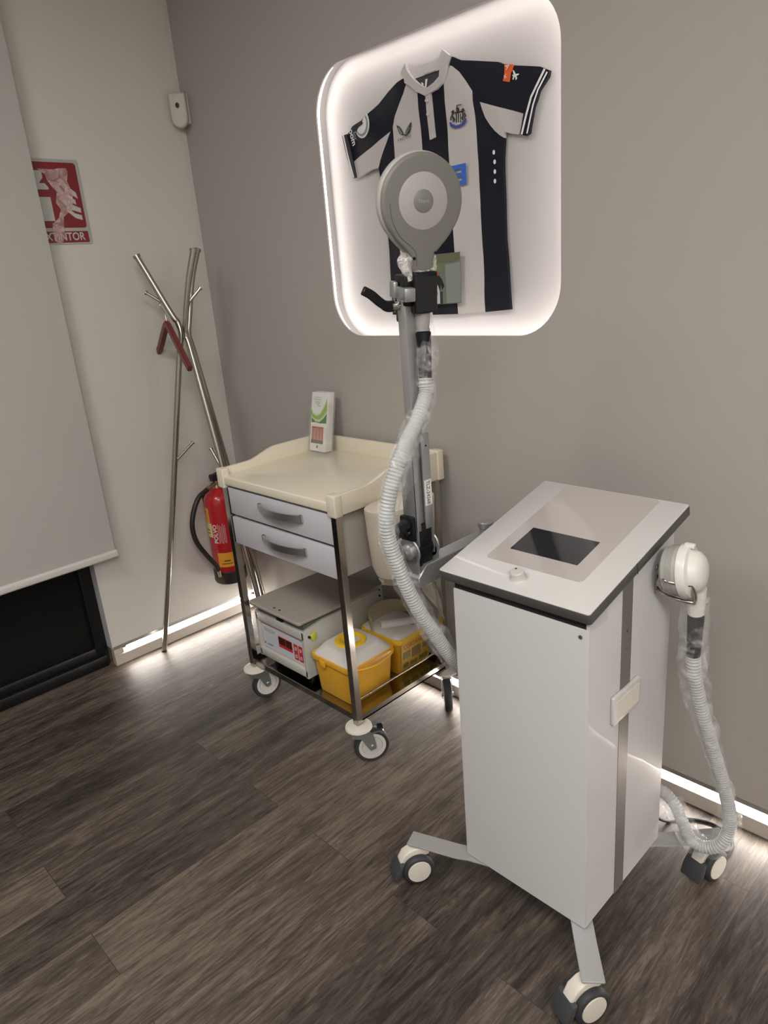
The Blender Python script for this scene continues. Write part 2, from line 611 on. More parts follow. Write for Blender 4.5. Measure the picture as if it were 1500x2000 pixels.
# back wall with the rounded recess cut out of it
AX0, AX1, AZ0, AZ1, AR, AD = 0.893, 1.908, 1.440, 2.354, 0.155, 0.062
hole = rrect(AX0, AZ0, AX1, AZ1, AR, 14)
t = bmesh.new()
WZ0 = 0.083
ov = [t.verts.new((x, 0, z)) for x, z in ((0, WZ0), (RX, WZ0), (RX, RZ), (0, RZ))]
hv = [t.verts.new((x, 0, z)) for x, z in hole]
ed = [t.edges.new((ov[i], ov[(i + 1) % 4])) for i in range(4)] + [t.edges.new((hv[i], hv[(i + 1) % len(hv)])) for i in range(len(hv))]
bmesh.ops.triangle_fill(t, edges=ed, use_beauty=True, use_dissolve=False, normal=(0, -1, 0))
b = B()
b._merge(t, 0)
for f in b.bm.faces:
    f.normal_update()
    if f.normal.y > 0:
        f.normal_flip()
# bottom return, rear and reveal lip
b.box((0, 0.0005, WZ0), (RX, 0.02, WZ0 + 0.004))
b.box((-0.02, 0.10, 0), (RX, 0.14, RZ))
wall_back = b.out('wall_back', M_wall_back, kind='structure')


def loop_strip(y0, y1, grow0=0.0, grow1=0.0):
    a = rrect(AX0 - grow0, AZ0 - grow0, AX1 + grow0, AZ1 + grow0, AR + grow0, 14)
    c = rrect(AX0 - grow1, AZ0 - grow1, AX1 + grow1, AZ1 + grow1, AR + grow1, 14)
    s = B()
    va = [s.bm.verts.new((x, y0, z)) for x, z in a]
    vc = [s.bm.verts.new((x, y1, z)) for x, z in c]
    n = len(va)
    for i in range(n):
        s.bm.faces.new([va[i], va[(i + 1) % n], vc[(i + 1) % n], vc[i]])
    return s


loop_strip(0.0, 0.007).out('recess_lip', M_panel, wall_back)
loop_strip(0.007, 0.0071, 0.0, 0.020).out('recess_lip_back', M_panel, wall_back)
loop_strip(0.0071, 0.034, 0.020, 0.020).out('recess_light_strip', M_alcove_led, wall_back)
loop_strip(0.034, AD, 0.020, 0.020).out('recess_side', M_panel, wall_back)
b = B()
b.prism(rrect(AX0 - 0.024, AZ0 - 0.024, AX1 + 0.024, AZ1 + 0.024, AR + 0.024, 14), -AD - 0.01, -AD, on_back(0))
b.out('recess_panel', M_panel, wall_back)

# left wall, opening for the glazed door behind the blind
JY, OZ = -0.805, 2.45
b = B()
b.box((-0.12, JY, WZ0), (0, 0.02, RZ))
b.box((-0.12, RY, OZ), (0, JY, RZ))
wall_left = b.out('wall_left', M_wall_left, kind='structure')
b = B()
b.box((-0.12, JY - 0.004, WZ0 + 0.005), (0.001, JY + 0.004, OZ))
b.out('jamb_trim', mat('jamb_white', (0.60, 0.60, 0.60), 0.4), wall_left)

# window: black frame set back in the opening, glass, dark paving outside
b = B()
WXF = -0.055
b.box((WXF - 0.05, JY - 0.06, 0.0), (WXF, JY - 0.004, OZ), bev=0.004)
b.box((WXF - 0.05, RY, 0.0), (WXF + 0.02, JY - 0.02, 0.055), bev=0.004)
b.box((WXF - 0.05, RY, 0.055), (WXF, JY - 0.06, 0.10), bev=0.004)
b.box((WXF - 0.05, RY, OZ - 0.08), (WXF, JY - 0.06, OZ), bev=0.004)
win = b.out('window_1', M_blackframe, kind='structure')
b = B(); b.box((WXF - 0.03, RY, 0.09), (WXF - 0.022, JY - 0.05, OZ - 0.07))
gm = bpy.data.materials.new('window_glass'); gm.use_nodes = True
_nt = gm.node_tree
_g = _nt.nodes['Principled BSDF']
_g.inputs['Base Color'].default_value = (0.02, 0.02, 0.02, 1); _g.inputs['Roughness'].default_value = 0.03
_t = _nt.nodes.new('ShaderNodeBsdfTransparent'); _t.inputs[0].default_value = (0.75, 0.78, 0.75, 1)
_m = _nt.nodes.new('ShaderNodeMixShader'); _m.inputs[0].default_value = 0.35
_nt.links.new(_t.outputs[0], _m.inputs[1]); _nt.links.new(_g.outputs[0], _m.inputs[2])
_nt.links.new(_m.outputs[0], _nt.nodes['Material Output'].inputs[0])
b.out('pane', gm, win)
b = B(); b.box((-3.0, RY, -0.12), (-0.31, 0.3, -0.06)); b.out('floor_outside', M_outside, kind='structure')

# baseboards with an LED profile along the top
def baseboard(side):
    b = B(); p = B(); d = B()
    prof_base = [(-0.03, 0.0), (0.004, 0.0), (0.004, 0.049), (-0.010, 0.061), (-0.03, 0.061)]
    prof_alu = [(-0.001, 0.0822), (0.0018, 0.0822), (0.0018, 0.0975), (-0.001, 0.0975)]
    prof_dif = [(-0.001, 0.0818), (-0.013, 0.0645), (-0.016, 0.066), (-0.004, 0.0825)]
    if side == 'back':
        M = axes((0, 0, 0), (0, -1, 0), (0, 0, 1), (-1, 0, 0))   # local z = -x
        b.prism(prof_base, -RX, -0.0, M); p.prism(prof_alu, -RX, 0, M); d.prism(prof_dif, -RX + 0.02, -0.03, M)
    else:
        M = axes((0, 0, 0), (1, 0, 0), (0, 0, 1), (0, -1, 0))    # local z = -y
        b.prism(prof_base, 0.004, 0.806, M); p.prism(prof_alu, 0.0, 0.806, M); d.prism(prof_dif, 0.03, 0.74, M)
        b.prism([(-0.03, 0.060), (0.002, 0.055), (0.0, 0.083), (-0.03, 0.083)], 0.76, 0.806, M)
    o = b.out('baseboard_' + side, M_skirt, kind='structure')
    p.out('light_profile', M_profile, o)
    d.out('light_diffuser', M_strip, o)


baseboard('back'); baseboard('left')

# ================================================================== football shirt in the lit recess
YS = 0.040


def fold(x, z):
    v = noise.noise(Vector((x * 7.0 + 3.1, z * 2.4, 0.4))) * 0.006
    v += noise.noise(Vector((x * 16 + z * 9, z * 7 - x * 5, 2.0))) * 0.0035
    return v


def cloth(name, regions, mats, parent, lift=0.0, folds=fold, grid=0.014, depth=0.012):
    b = B()
    for poly, mi in regions:
        t = bmesh.new()
        vs = [t.verts.new((x, 0, z)) for x, z in poly]
        es = [t.edges.new((vs[i], vs[(i + 1) % len(vs)])) for i in range(len(vs))]
        bmesh.ops.triangle_fill(t, edges=es, use_beauty=True, normal=(0, -1, 0))
        xs = [p[0] for p in poly]; zs = [p[1] for p in poly]
        for lo, hi, ax in ((min(xs), max(xs), 0), (min(zs), max(zs), 2)):
            k = math.ceil(lo / grid)
            while k * grid < hi:
                co = [0, 0, 0]; co[ax] = k * grid
                no = [0, 0, 0]; no[ax] = 1
                bmesh.ops.bisect_plane(t, geom=t.verts[:] + t.edges[:] + t.faces[:], plane_co=co, plane_no=no, dist=1e-6)
                k += 1
        for f in t.faces:
            f.normal_update()
            if f.normal.y > 0:
                f.normal_flip()
        be = [e for e in t.edges if len(e.link_faces) == 1]
        for v in t.verts:
            v.co.y = YS - lift - folds(v.co.x, v.co.z)
        r = bmesh.ops.extrude_edge_only(t, edges=be)
        for v in [g for g in r['geom'] if isinstance(g, bmesh.types.BMVert)]:
            v.co.y += depth
        b._merge(t, mi)
    return b.out(name, mats, parent, angle=60)


def flat(name, polys, m, parent, lift, thick=0.0012, label=None):
    b = B()
    for poly in polys:
        y = YS - lift - sum(fold(x, z) for x, z in poly) / len(poly)
        b.prism(poly, 0, thick, on_back(y))
    return b.out(name, m, parent, label=label)


def line2(pts, w):
    """outline of a polyline of width w"""
    P = [Vector(p) for p in pts]
    L, R = [], []
    for i, p in enumerate(P):
        d = (P[min(i + 1, len(P) - 1)] - P[max(i - 1, 0)]).normalized()
        n = Vector((-d.y, d.x))
        L.append(tuple(p + n * w / 2)); R.append(tuple(p - n * w / 2))
    return L + R[::-1]


shirt = thing('football_shirt', 'navy and white striped short-sleeved football shirt hung in the lit wall recess', 'shirt', (1.45, 0.05, 1.50))
cloth('torso', [
    ([(1.3123, 2.2519), (1.3105, 2.2332), (1.2951, 2.2066), (1.2712, 2.1791), (1.2475, 2.1504), (1.2349, 2.1194), (1.2357, 2.0396), (1.2305, 1.9103), (1.2327, 1.6780), (1.2427, 1.5100), (1.3715, 1.5075), (1.3613, 1.6697), (1.3580, 1.8941), (1.3599, 2.0195), (1.3572, 2.0970), (1.3534, 2.1514), (1.3527, 2.1965), (1.3393, 2.2209), (1.3219, 2.2447)], 0),
    ([(1.3527, 2.1965), (1.3534, 2.1514), (1.3572, 2.0970), (1.3599, 2.0195), (1.3580, 1.8941), (1.3613, 1.6697), (1.3715, 1.5075), (1.4865, 1.5081), (1.4779, 1.7176), (1.4764, 1.9829), (1.4722, 2.0844), (1.4661, 2.1546), (1.4656, 2.1984), (1.4401, 2.1991), (1.4172, 2.1918), (1.3906, 2.1900), (1.3723, 2.1989)], 1),
    ([(1.4656, 2.1984), (1.4661, 2.1546), (1.4722, 2.0844), (1.4764, 1.9829), (1.4779, 1.7176), (1.4865, 1.5081), (1.5994, 1.5114), (1.5941, 1.7610), (1.5887, 2.0144), (1.5823, 2.0928), (1.5760, 2.1297), (1.5753, 2.1558), (1.5531, 2.1864), (1.5273, 2.2180), (1.5006, 2.2391), (1.4897, 2.2360), (1.4776, 2.2150)], 0),
    ([(1.2349, 2.1194), (1.2217, 2.1068), (1.1962, 2.0707), (1.1655, 2.0316), (1.1538, 2.0082), (1.1589, 1.9764), (1.1727, 1.7838), (1.1749, 1.6817), (1.1701, 1.5114), (1.2427, 1.5100), (1.2327, 1.6780), (1.2305, 1.9103), (1.2357, 2.0396)], 1),
    ([(1.5760, 2.1297), (1.5823, 2.0928), (1.5887, 2.0144), (1.5941, 1.7610), (1.5994, 1.5114), (1.7011, 1.5173), (1.6934, 1.6482), (1.6857, 1.7266), (1.6827, 1.9021), (1.6833, 1.9601), (1.6882, 2.0092), (1.6723, 2.0190), (1.6533, 2.0343), (1.6343, 2.0543), (1.6186, 2.0763), (1.6078, 2.1020), (1.6019, 2.1211), (1.5815, 2.1450), (1.5753, 2.1558)], 1),
], [M_wjersey, M_navy], shirt)
s = cloth('sleeve', [
    ([(1.5022, 2.2636), (1.5325, 2.2471), (1.6727, 2.2095), (1.6912, 2.1994), (1.7279, 2.1878), (1.8164, 2.1642), (1.8335, 2.1543), (1.8101, 2.1234), (1.7861, 2.0933), (1.7644, 2.0574), (1.7249, 2.0733), (1.6622, 2.0973), (1.6019, 2.1211), (1.5815, 2.1450), (1.5753, 2.1558), (1.5531, 2.1864), (1.5273, 2.2180), (1.5006, 2.2391), (1.4902, 2.2430)], 0),
    ([(1.6019, 2.1211), (1.6622, 2.0973), (1.7249, 2.0733), (1.7644, 2.0574), (1.7511, 2.0065), (1.7170, 2.0149), (1.6887, 2.0255), (1.6882, 2.0092), (1.6723, 2.0190), (1.6533, 2.0343), (1.6343, 2.0543), (1.6186, 2.0763), (1.6078, 2.1020)], 1),
], [M_navy, M_wjersey], shirt)
cloth('cuff', [([(1.8335, 2.1552), (1.8493, 2.1469), (1.8458, 2.1327), (1.8157, 2.1047), (1.8067, 2.0847), (1.7976, 2.0688), (1.7816, 2.0034), (1.7694, 1.9996), (1.7480, 2.0070), (1.7644, 2.0574), (1.7861, 2.0933), (1.8101, 2.1234)], 0)], [M_navy], s, 0.006)
flat('cuff_piping', [line2([(1.8380, 2.1524), (1.7933, 2.0941), (1.7771, 2.0550), (1.7591, 2.0046)], 0.006), line2([(1.8459, 2.1434), (1.8157, 2.1069), (1.7989, 2.0730), (1.7774, 2.0041)], 0.004)], M_printw, s, 0.010)
flat('sponsor_tag', [[(1.6993, 2.1975), (1.7328, 2.1880), (1.7213, 2.1703), (1.7158, 2.1484), (1.6923, 2.1558), (1.6985, 2.1746)]], M_orange, s, 0.003)
b = text_bm('A', 0.020, axes((0,0,0),(1,0,0),(0,0,1),(0,-1,0)) , 0.0003)
bmesh.ops.rotate(b.bm, cent=(0,0,0), matrix=Matrix.Rotation(math.radians(70), 3, 'Y'), verts=b.bm.verts)
C1 = [(1.7144, 2.1861)][0]; bmesh.ops.translate(b.bm, vec=(C1[0], YS - 0.012, C1[1]), verts=b.bm.verts)
b.out('tag_letter', M_printw, s)
b = text_bm('K', 0.014, axes((0,0,0),(1,0,0),(0,0,1),(0,-1,0)), 0.0003)
bmesh.ops.rotate(b.bm, cent=(0,0,0), matrix=Matrix.Rotation(math.radians(-20), 3, 'Y'), verts=b.bm.verts)
C1 = [(1.7081, 2.1626)][0]; bmesh.ops.translate(b.bm, vec=(C1[0], YS - 0.012, C1[1]), verts=b.bm.verts)
b.out('tag_letter', M_printw, s)
flat('bird_emblem', [[(1.7280, 2.1757), (1.7327, 2.1726), (1.7381, 2.1633), (1.7479, 2.1621), (1.7492, 2.1591), (1.7408, 2.1576), (1.7434, 2.1509), (1.7377, 2.1480), (1.7365, 2.1555), (1.7323, 2.1564), (1.7307, 2.1506), (1.7268, 2.1519), (1.7295, 2.1590), (1.7260, 2.1629), (1.7311, 2.1638)]], M_printw, s, 0.004)
s = cloth('sleeve', [
    ([(1.3108, 2.2522), (1.2738, 2.2442), (1.2222, 2.2255), (1.1768, 2.2008), (1.1358, 2.1875), (1.0837, 2.1675), (1.0360, 2.1586), (1.0077, 2.1395), (1.0252, 2.0823), (1.0298, 2.0470), (1.1263, 2.0769), (1.2220, 2.1095), (1.2349, 2.1194), (1.2475, 2.1504), (1.2712, 2.1791), (1.2951, 2.2066), (1.3105, 2.2332)], 0),
    ([(1.0298, 2.0470), (1.1263, 2.0769), (1.2220, 2.1095), (1.1962, 2.0707), (1.1655, 2.0316), (1.1538, 2.0082), (1.1177, 2.0079), (1.0702, 1.9977), (1.0376, 1.9936)], 1),
], [M_navy, M_wjersey], shirt)
cloth('cuff', [([(0.9834, 2.1381), (1.0077, 2.1395), (1.0252, 2.0823), (1.0298, 2.0470), (1.0396, 1.9945), (1.0204, 1.9943), (0.9985, 2.0635)], 0)], [M_navy], s, 0.004)
flat('cuff_piping', [line2([(0.9940, 2.1379), (1.0088, 2.0677), (1.0301, 1.9947)], 0.006)], M_printw, s, 0.008)
# half-round league badge folding over the left sleeve, letters below it
LB = [(1.0938, 2.1546)][0]
ring = lambda r0, sc=1.0: [(LB[0] + r0 * math.cos(a) * 0.85, LB[1] + r0 * math.sin(a)) for a in [math.radians(-150 + k * 10) for k in range(20)]]
flat('league_badge', [ring(0.043)], M_printw, s, 0.004)
flat('league_badge', [ring(0.037)], M_printg, s, 0.006)
flat('league_badge', [ring(0.030)], M_printw, s, 0.008)
flat('league_badge_lion', [[(1.0791, 2.1574), (1.0885, 2.1620), (1.0993, 2.1642), (1.1056, 2.1588), (1.1031, 2.1529), (1.0903, 2.1489), (1.0814, 2.1480)]], M_printk, s, 0.011)
for txt, q, sz in (('m m', (395, 690), 0.020), ('e u e', (358, 640), 0.022)):
    pass
b = text_bm('room', 0.030, axes((0,0,0),(1,0,0),(0,0,1),(0,-1,0)), 0.0003, bold=0.0006)
bmesh.ops.rotate(b.bm, cent=(0,0,0), matrix=Matrix.Rotation(math.radians(75), 3, 'Y'), verts=b.bm.verts)
C1 = [(1.0455, 2.1280)][0]; bmesh.ops.translate(b.bm, vec=(C1[0], YS - 0.012, C1[1]), verts=b.bm.verts)
b.out('sleeve_lettering', M_printw, s)
b = text_bm('for', 0.024, axes((0,0,0),(1,0,0),(0,0,1),(0,-1,0)), 0.0003)
bmesh.ops.rotate(b.bm, cent=(0,0,0), matrix=Matrix.Rotation(math.radians(75), 3, 'Y'), verts=b.bm.verts)
C1 = [(1.0603, 2.1232)][0]; bmesh.ops.translate(b.bm, vec=(C1[0], YS - 0.012, C1[1]), verts=b.bm.verts)
b.out('sleeve_lettering', M_printg, s)
# collar: rear band, dark inside, front band, placket
col = cloth('collar', [
    ([(1.2970, 2.2618), (1.3051, 2.2748), (1.3196, 2.2872), (1.3229, 2.2687), (1.3331, 2.2537), (1.3449, 2.2385), (1.3692, 2.2184), (1.3937, 2.2027), (1.3919, 2.1800), (1.3671, 2.1936), (1.3530, 2.2008), (1.3363, 2.2171), (1.3111, 2.2332), (1.3104, 2.2440)], 0),
    ([(1.3937, 2.2027), (1.4065, 2.2020), (1.4323, 2.2088), (1.4549, 2.2202), (1.4595, 2.2415), (1.4621, 2.2770), (1.4735, 2.2882), (1.4990, 2.2672), (1.4869, 2.2432), (1.4792, 2.2188), (1.4657, 2.1995), (1.4432, 2.1879), (1.4130, 2.1840), (1.3919, 2.1800)], 0),
], [M_wtrim], shirt, 0.010)
flat('collar_back', [[(1.3196, 2.2872), (1.3296, 2.2870), (1.3482, 2.2754), (1.3931, 2.2711), (1.4309, 2.2724), (1.4630, 2.2772), (1.4604, 2.2409), (1.4284, 2.2400), (1.3840, 2.2398), (1.3436, 2.2392), (1.3314, 2.2541), (1.3229, 2.2687)]], M_wtrim, col, -0.004)
flat('collar_inside', [[(1.3424, 2.2407), (1.3841, 2.2406), (1.4285, 2.2408), (1.4596, 2.2425), (1.4581, 2.2225), (1.4385, 2.2085), (1.4095, 2.2003), (1.3936, 2.2014), (1.3692, 2.2174), (1.3540, 2.2302)]], M_innerback, col, -0.006)
flat('collar_label', [[(1.3879, 2.2289), (1.3965, 2.2281), (1.3893, 2.2068), (1.3846, 2.2088)], [(1.3691, 2.2247), (1.3760, 2.2212), (1.3786, 2.2143), (1.3723, 2.2157)]], M_printw, col, -0.003)
flat('collar_lettering', [line2([(1.3857, 2.2408), (1.4034, 2.2420), (1.4160, 2.2412), (1.4348, 2.2421)], 0.003)], M_printg, col, 0.0)
pl = cloth('placket', [([(1.3905, 2.1828), (1.4130, 2.1844), (1.4174, 2.1390), (1.4238, 2.0567), (1.3994, 2.0534), (1.3959, 2.1113)], 0)], [M_wtrim], shirt, 0.007)
for q in ([(1.4021, 2.1642)][0], [(1.4051, 2.1255)][0]):
    b = B(); b.cyl((q[0], YS - 0.006, q[1]), (q[0], YS - 0.015, q[1]), 0.0038, n=16)
    b.out('button', M_wjersey, pl)
b = B()
for q in [(1.6511, 1.9763), (1.6534, 1.9498), (1.6524, 1.9231), (1.6514, 1.8967)]:
    b.prism([(q[0] + 0.0045 * math.cos(a * 0.5236), q[1] + 0.0065 * math.sin(a * 0.5236)) for a in range(12)], 0, 0.001, on_back(YS - 0.003 - fold(*q)))
b.out('vent_print', M_printw, shirt)
NP = [(1.5103, 1.9623), (1.5487, 1.9565), (1.5500, 1.9285), (1.5483, 1.8972), (1.5081, 1.9026)]
nx1, nz0, nz1 = NP[2][0], NP[4][1], NP[0][1]
nx0 = nx1 - 0.060; nh = nz1 - nz0; ns = 0.018
b = B()
yn = on_back(YS - 0.010)
for q in ((nx0, nz0, nx0 + ns, nz1), (nx1 - ns, nz0, nx1, nz1), (nx0 + ns, nz1 - 0.013, nx1 - ns, nz1), (nx0 + ns, nz0, nx1 - ns, nz0 + 0.013), (nx0 + ns, nz0 + nh / 2 - 0.006, nx1 - ns, nz0 + nh / 2 + 0.006)):  # bars of the block numeral
    b.prism(rrect(*q, 0.0005, 1), 0, 0.0008, yn)
b.out('number_print', M_blue, shirt)
em = flat('winged_emblem', [[(1.2579, 2.1222), (1.2725, 2.1141), (1.2816, 2.1007), (1.2899, 2.0865), (1.2830, 2.0870), (1.2704, 2.0937), (1.2638, 2.1050)], [(1.3245, 2.1193), (1.3218, 2.1055), (1.3150, 2.0902), (1.2981, 2.0828), (1.2897, 2.0851), (1.2980, 2.0988), (1.3112, 2.1119)]], M_printk, shirt, 0.004)
flat('wing_vein', [line2([(1.2682, 2.1131), (1.2833, 2.0903)], 0.0025), line2([(1.3182, 2.1139), (1.2951, 2.0871)], 0.0025), line2([(1.2660, 2.1091), (1.2782, 2.0912)], 0.002), line2([(1.3183, 2.1040), (1.3002, 2.0862)], 0.002)], M_printg, em, 0.006)
b = text_bm('CASTORE', 0.0105, on_back(YS - 0.008), 0.0003, spacing=1.5)
bmesh.ops.rotate(b.bm, cent=(0,0,0), matrix=Matrix.Rotation(math.radians(-4), 3, 'Y'), verts=b.bm.verts)
q = [(1.2931, 2.0770)][0]; bmesh.ops.translate(b.bm, vec=(q[0], 0, q[1]), verts=b.bm.verts)
b.out('emblem_lettering', M_printk, em)
cr = flat('club_crest', [[(1.5142, 2.1064), (1.5365, 2.1042), (1.5367, 2.0826), (1.5228, 2.0748), (1.5128, 2.0840)]], M_printw, shirt, 0.004)
flat('crest_stripe', [[(1.5148, 2.1063), (1.5187, 2.1060), (1.5178, 2.0810), (1.5142, 2.0816)], [(1.5225, 2.1048), (1.5264, 2.1045), (1.5255, 2.0795), (1.5219, 2.0802)], [(1.5302, 2.1033), (1.5340, 2.1030), (1.5332, 2.0781), (1.5296, 2.0787)]], M_printk, cr, 0.006)
flat('crest_castle', [[(1.5171, 2.1295), (1.5364, 2.1280), (1.5363, 2.1256), (1.5209, 2.1271), (1.5211, 2.1215), (1.5270, 2.1203), (1.5267, 2.1050), (1.5166, 2.1060), (1.5158, 2.1226), (1.5176, 2.1222)], [(1.5100, 2.1114), (1.5398, 2.1097), (1.5404, 2.1054), (1.5106, 2.1071)]], M_printk, cr, 0.006)
for sea in ([line2([(1.5038, 2.1095), (1.4990, 2.1146), (1.5043, 2.1166), (1.5070, 2.1110), (1.4990, 2.1053), (1.5031, 2.0972), (1.5072, 2.0902), (1.5023, 2.0859)], 0.0055), line2([(1.4958, 2.1028), (1.4936, 2.0917)], 0.004), line2([(1.5003, 2.1019), (1.5103, 2.0917)], 0.003)],
            [line2([(1.5368, 2.1102), (1.5415, 2.1144), (1.5457, 2.1095), (1.5395, 2.1056), (1.5420, 2.0970), (1.5372, 2.0907), (1.5398, 2.0840)], 0.0055), line2([(1.5467, 2.1022), (1.5514, 2.0911)], 0.004), line2([(1.5448, 2.0934), (1.5487, 2.0854)], 0.003)]):
    flat('crest_seahorse', sea, M_printk, cr, 0.006)
flat('crest_ribbon', [[(1.4871, 2.0867), (1.4947, 2.0863), (1.4989, 2.0803), (1.5152, 2.0731), (1.5347, 2.0737), (1.5487, 2.0844), (1.5561, 2.0851), (1.5542, 2.0782), (1.5448, 2.0687), (1.5268, 2.0658), (1.5087, 2.0666), (1.4924, 2.0742)]], M_ribbonblue, cr, 0.007)

# photograph tucked at the hem of the shirt
ph = B(); ph.prism([(1.3868, 1.7045), (1.5201, 1.7044), (1.5171, 1.5447), (1.3841, 1.5423)], 0, 0.0015, on_back(YS - 0.020))
ph = ph.out('photograph', mat('photo_dim_green', (0.16, 0.19, 0.15), 0.25), label='small glossy photo of a person in a green room tucked over the shirt hem', cat='photo', origin=(1.34, 0.02, 1.53))


def patch(name, poly, m, parent, y, th=0.0006):
    b = B(); b.prism(poly, 0, th, on_back(y)); return b.out(name, m, parent)


PY = YS - 0.0220
patch('photo_ceiling', [(1.3884, 1.7039), (1.5193, 1.7034), (1.5195, 1.6804), (1.4867, 1.6755), (1.4326, 1.6775), (1.3872, 1.6783)], mat('photo_olive', (0.14, 0.145, 0.08), 0.25), ph, PY)
patch('photo_wall', [(1.4555, 1.6692), (1.5190, 1.6733), (1.5157, 1.5476), (1.4552, 1.5460)], mat('photo_grey_green', (0.25, 0.28, 0.25), 0.25), ph, PY)
patch('photo_plant', [(1.3887, 1.6771), (1.4441, 1.6734), (1.4447, 1.6474), (1.4157, 1.6405), (1.3858, 1.6394)], mat('photo_green', (0.16, 0.22, 0.09), 0.25), ph, PY)
patch('photo_skin', [(1.4132, 1.6492), (1.4190, 1.6535), (1.4268, 1.6507), (1.4276, 1.6398), (1.4215, 1.6328), (1.4137, 1.6349)], mat('photo_red_skin', (0.42, 0.10, 0.07), 0.3), ph, PY - 0.0008)
patch('photo_jacket', [(1.4079, 1.6324), (1.4257, 1.6360), (1.4383, 1.6238), (1.4479, 1.6016), (1.4384, 1.5906), (1.4317, 1.6082), (1.4259, 1.5825), (1.4041, 1.5804)], mat('photo_black', (0.012, 0.014, 0.014), 0.3), ph, PY - 0.0008)
patch('photo_trousers', [(1.4194, 1.5810), (1.4380, 1.5848), (1.4377, 1.5454), (1.4193, 1.5448)], mat('photo_slate', (0.03, 0.04, 0.05), 0.3), ph, PY - 0.0008)
patch('photo_paper', [(1.4099, 1.6046), (1.4212, 1.6052), (1.4277, 1.5853), (1.4266, 1.5458), (1.4152, 1.5449), (1.4141, 1.5742)], mat('photo_white', (0.6, 0.6, 0.6), 0.3), ph, PY - 0.0016)
patch('photo_rosette', [(1.4045, 1.5862), (1.4168, 1.5886), (1.4191, 1.5769), (1.4128, 1.5673), (1.4049, 1.5699)], mat('photo_red', (0.5, 0.03, 0.05), 0.3), ph, PY - 0.0024)

# ================================================================== left wall: sign, sensor, blind
sg = B(); sg.prism(rrect(-0.790, 1.874, -0.521, 2.189, 0.005), 0, 0.003, on_left(0.0005))
sg = sg.out('extinguisher_sign', M_signplate, label='red wall sign with flame pictogram half hidden behind the roller blind', cat='sign', origin=(0.0, -0.63, 2.0))
b = B()
b.prism(rrect(-0.775, 1.936, -0.533, 2.177, 0.012), 0, 0.0008, on_left(0.0035))
b.prism(rrect(-0.775, 1.880, -0.533, 1.923, 0.002), 0, 0.0008, on_left(0.0035))
b.out('sign_field', M_signred, sg)
b = B()
b.prism([(-0.755, 1.962), (-0.657, 1.962), (-0.657, 2.085), (-0.668, 2.100), (-0.742, 2.100), (-0.755, 2.085)], 0, 0.0008, on_left(0.0043))
b.prism([(-0.735, 2.100), (-0.690, 2.100), (-0.672, 2.120), (-0.672, 2.146), (-0.735, 2.146)], 0, 0.0008, on_left(0.0043))
b.out('sign_extinguisher', M_signwhite, sg)
b = B(); b.prism([(-0.755, 2.050), (-0.657, 2.050), (-0.657, 2.077), (-0.755, 2.077)], 0, 0.0008, on_left(0.0051))
b.out('sign_extinguisher_band', M_signred, sg)
b = B()
for pts in ([(-0.618, 2.112), (-0.588, 2.070), (-0.548, 2.045), (-0.552, 2.068), (-0.575, 2.085), (-0.600, 2.120)],
            [(-0.632, 2.080), (-0.600, 2.045), (-0.560, 2.022), (-0.560, 2.040), (-0.598, 2.064), (-0.622, 2.100)],
            [(-0.625, 2.045), (-0.590, 2.005), (-0.545, 1.992), (-0.545, 2.010), (-0.585, 2.026), (-0.612, 2.058)],
            [(-0.602, 1.998), (-0.572, 1.972), (-0.545, 1.965), (-0.545, 1.983), (-0.572, 1.990), (-0.596, 2.012)]):
    b.prism(pts, 0, 0.0008, on_left(0.0043))
b.out('sign_flame', M_signwhite, sg)
b = text_bm('EXTINTOR', 0.042, axes((0.0045, -0.6375, 1.9015), (0, 1, 0), (0, 0, 1), (1, 0, 0)), 0.0004, sx=0.86, bold=0.0007)
b.out('sign_lettering', M_signwhite, sg)
b = B()
tp = [(-0.6879, 2.1528), (-0.6551, 2.1511), (-0.6236, 2.1503), (-0.6032, 2.1555), (-0.5749, 2.1565), (-0.5687, 2.1452), (-0.5789, 2.1090), (-0.5723, 2.0891), (-0.5673, 2.0569), (-0.5787, 2.0099), (-0.5979, 1.9936), (-0.6217, 1.9753), (-0.6270, 1.9467), (-0.6328, 1.9056), (-0.6422, 1.8830), (-0.6636, 1.8753), (-0.6760, 1.8880), (-0.6765, 1.9147), (-0.6715, 1.9512), (-0.6422, 1.9713), (-0.6263, 2.0037), (-0.6404, 2.0279), (-0.6292, 2.0680), (-0.6487, 2.0954), (-0.6591, 2.1148), (-0.6614, 2.1324)]
b.prism(tp, 0, 0.0010, on_left(0.0060))
b.out('clear_tape', M_tape, sg, label='crinkled translucent tape')

# motion sensor in the room corner
ms = thing('motion_sensor', 'small white motion sensor with black eye mounted high in the room corner', 'sensor', (0.05, -0.05, 2.40))
MS = axes((0.045, -0.045, 2.395), (1, 1, 0), (0, 0, 1), (1, -1, 0))
out_ = [(-0.036, 0.066), (0.036, 0.066)] + [(0.036 * math.cos(t), -0.028 + 0.040 * math.sin(t)) for t in [math.radians(-k * 15) for k in range(13)]]
b = B(); b.prism(out_, -0.018, 0.018, MS, 0, 0.008, 3); b.out('housing', M_sensor, ms)
b = B(); b.box((-0.042, -0.05, -0.034), (0.042, 0.07, -0.014), 0, 0.006, 2, MS); b.out('mount', M_sensor, ms)
b = B(); b.prism([(0.0085 * math.cos(t), 0.018 + 0.011 * math.sin(t)) for t in [k * 0.5236 for k in range(12)]], 0.0175, 0.0205, MS); b.out('lens', M_black, ms)
b = B(); b.box((-0.028, -0.022, 0.0175), (0.028, -0.0205, 0.0185), 0, 0, 1, MS); b.out('seam', M_case, ms)

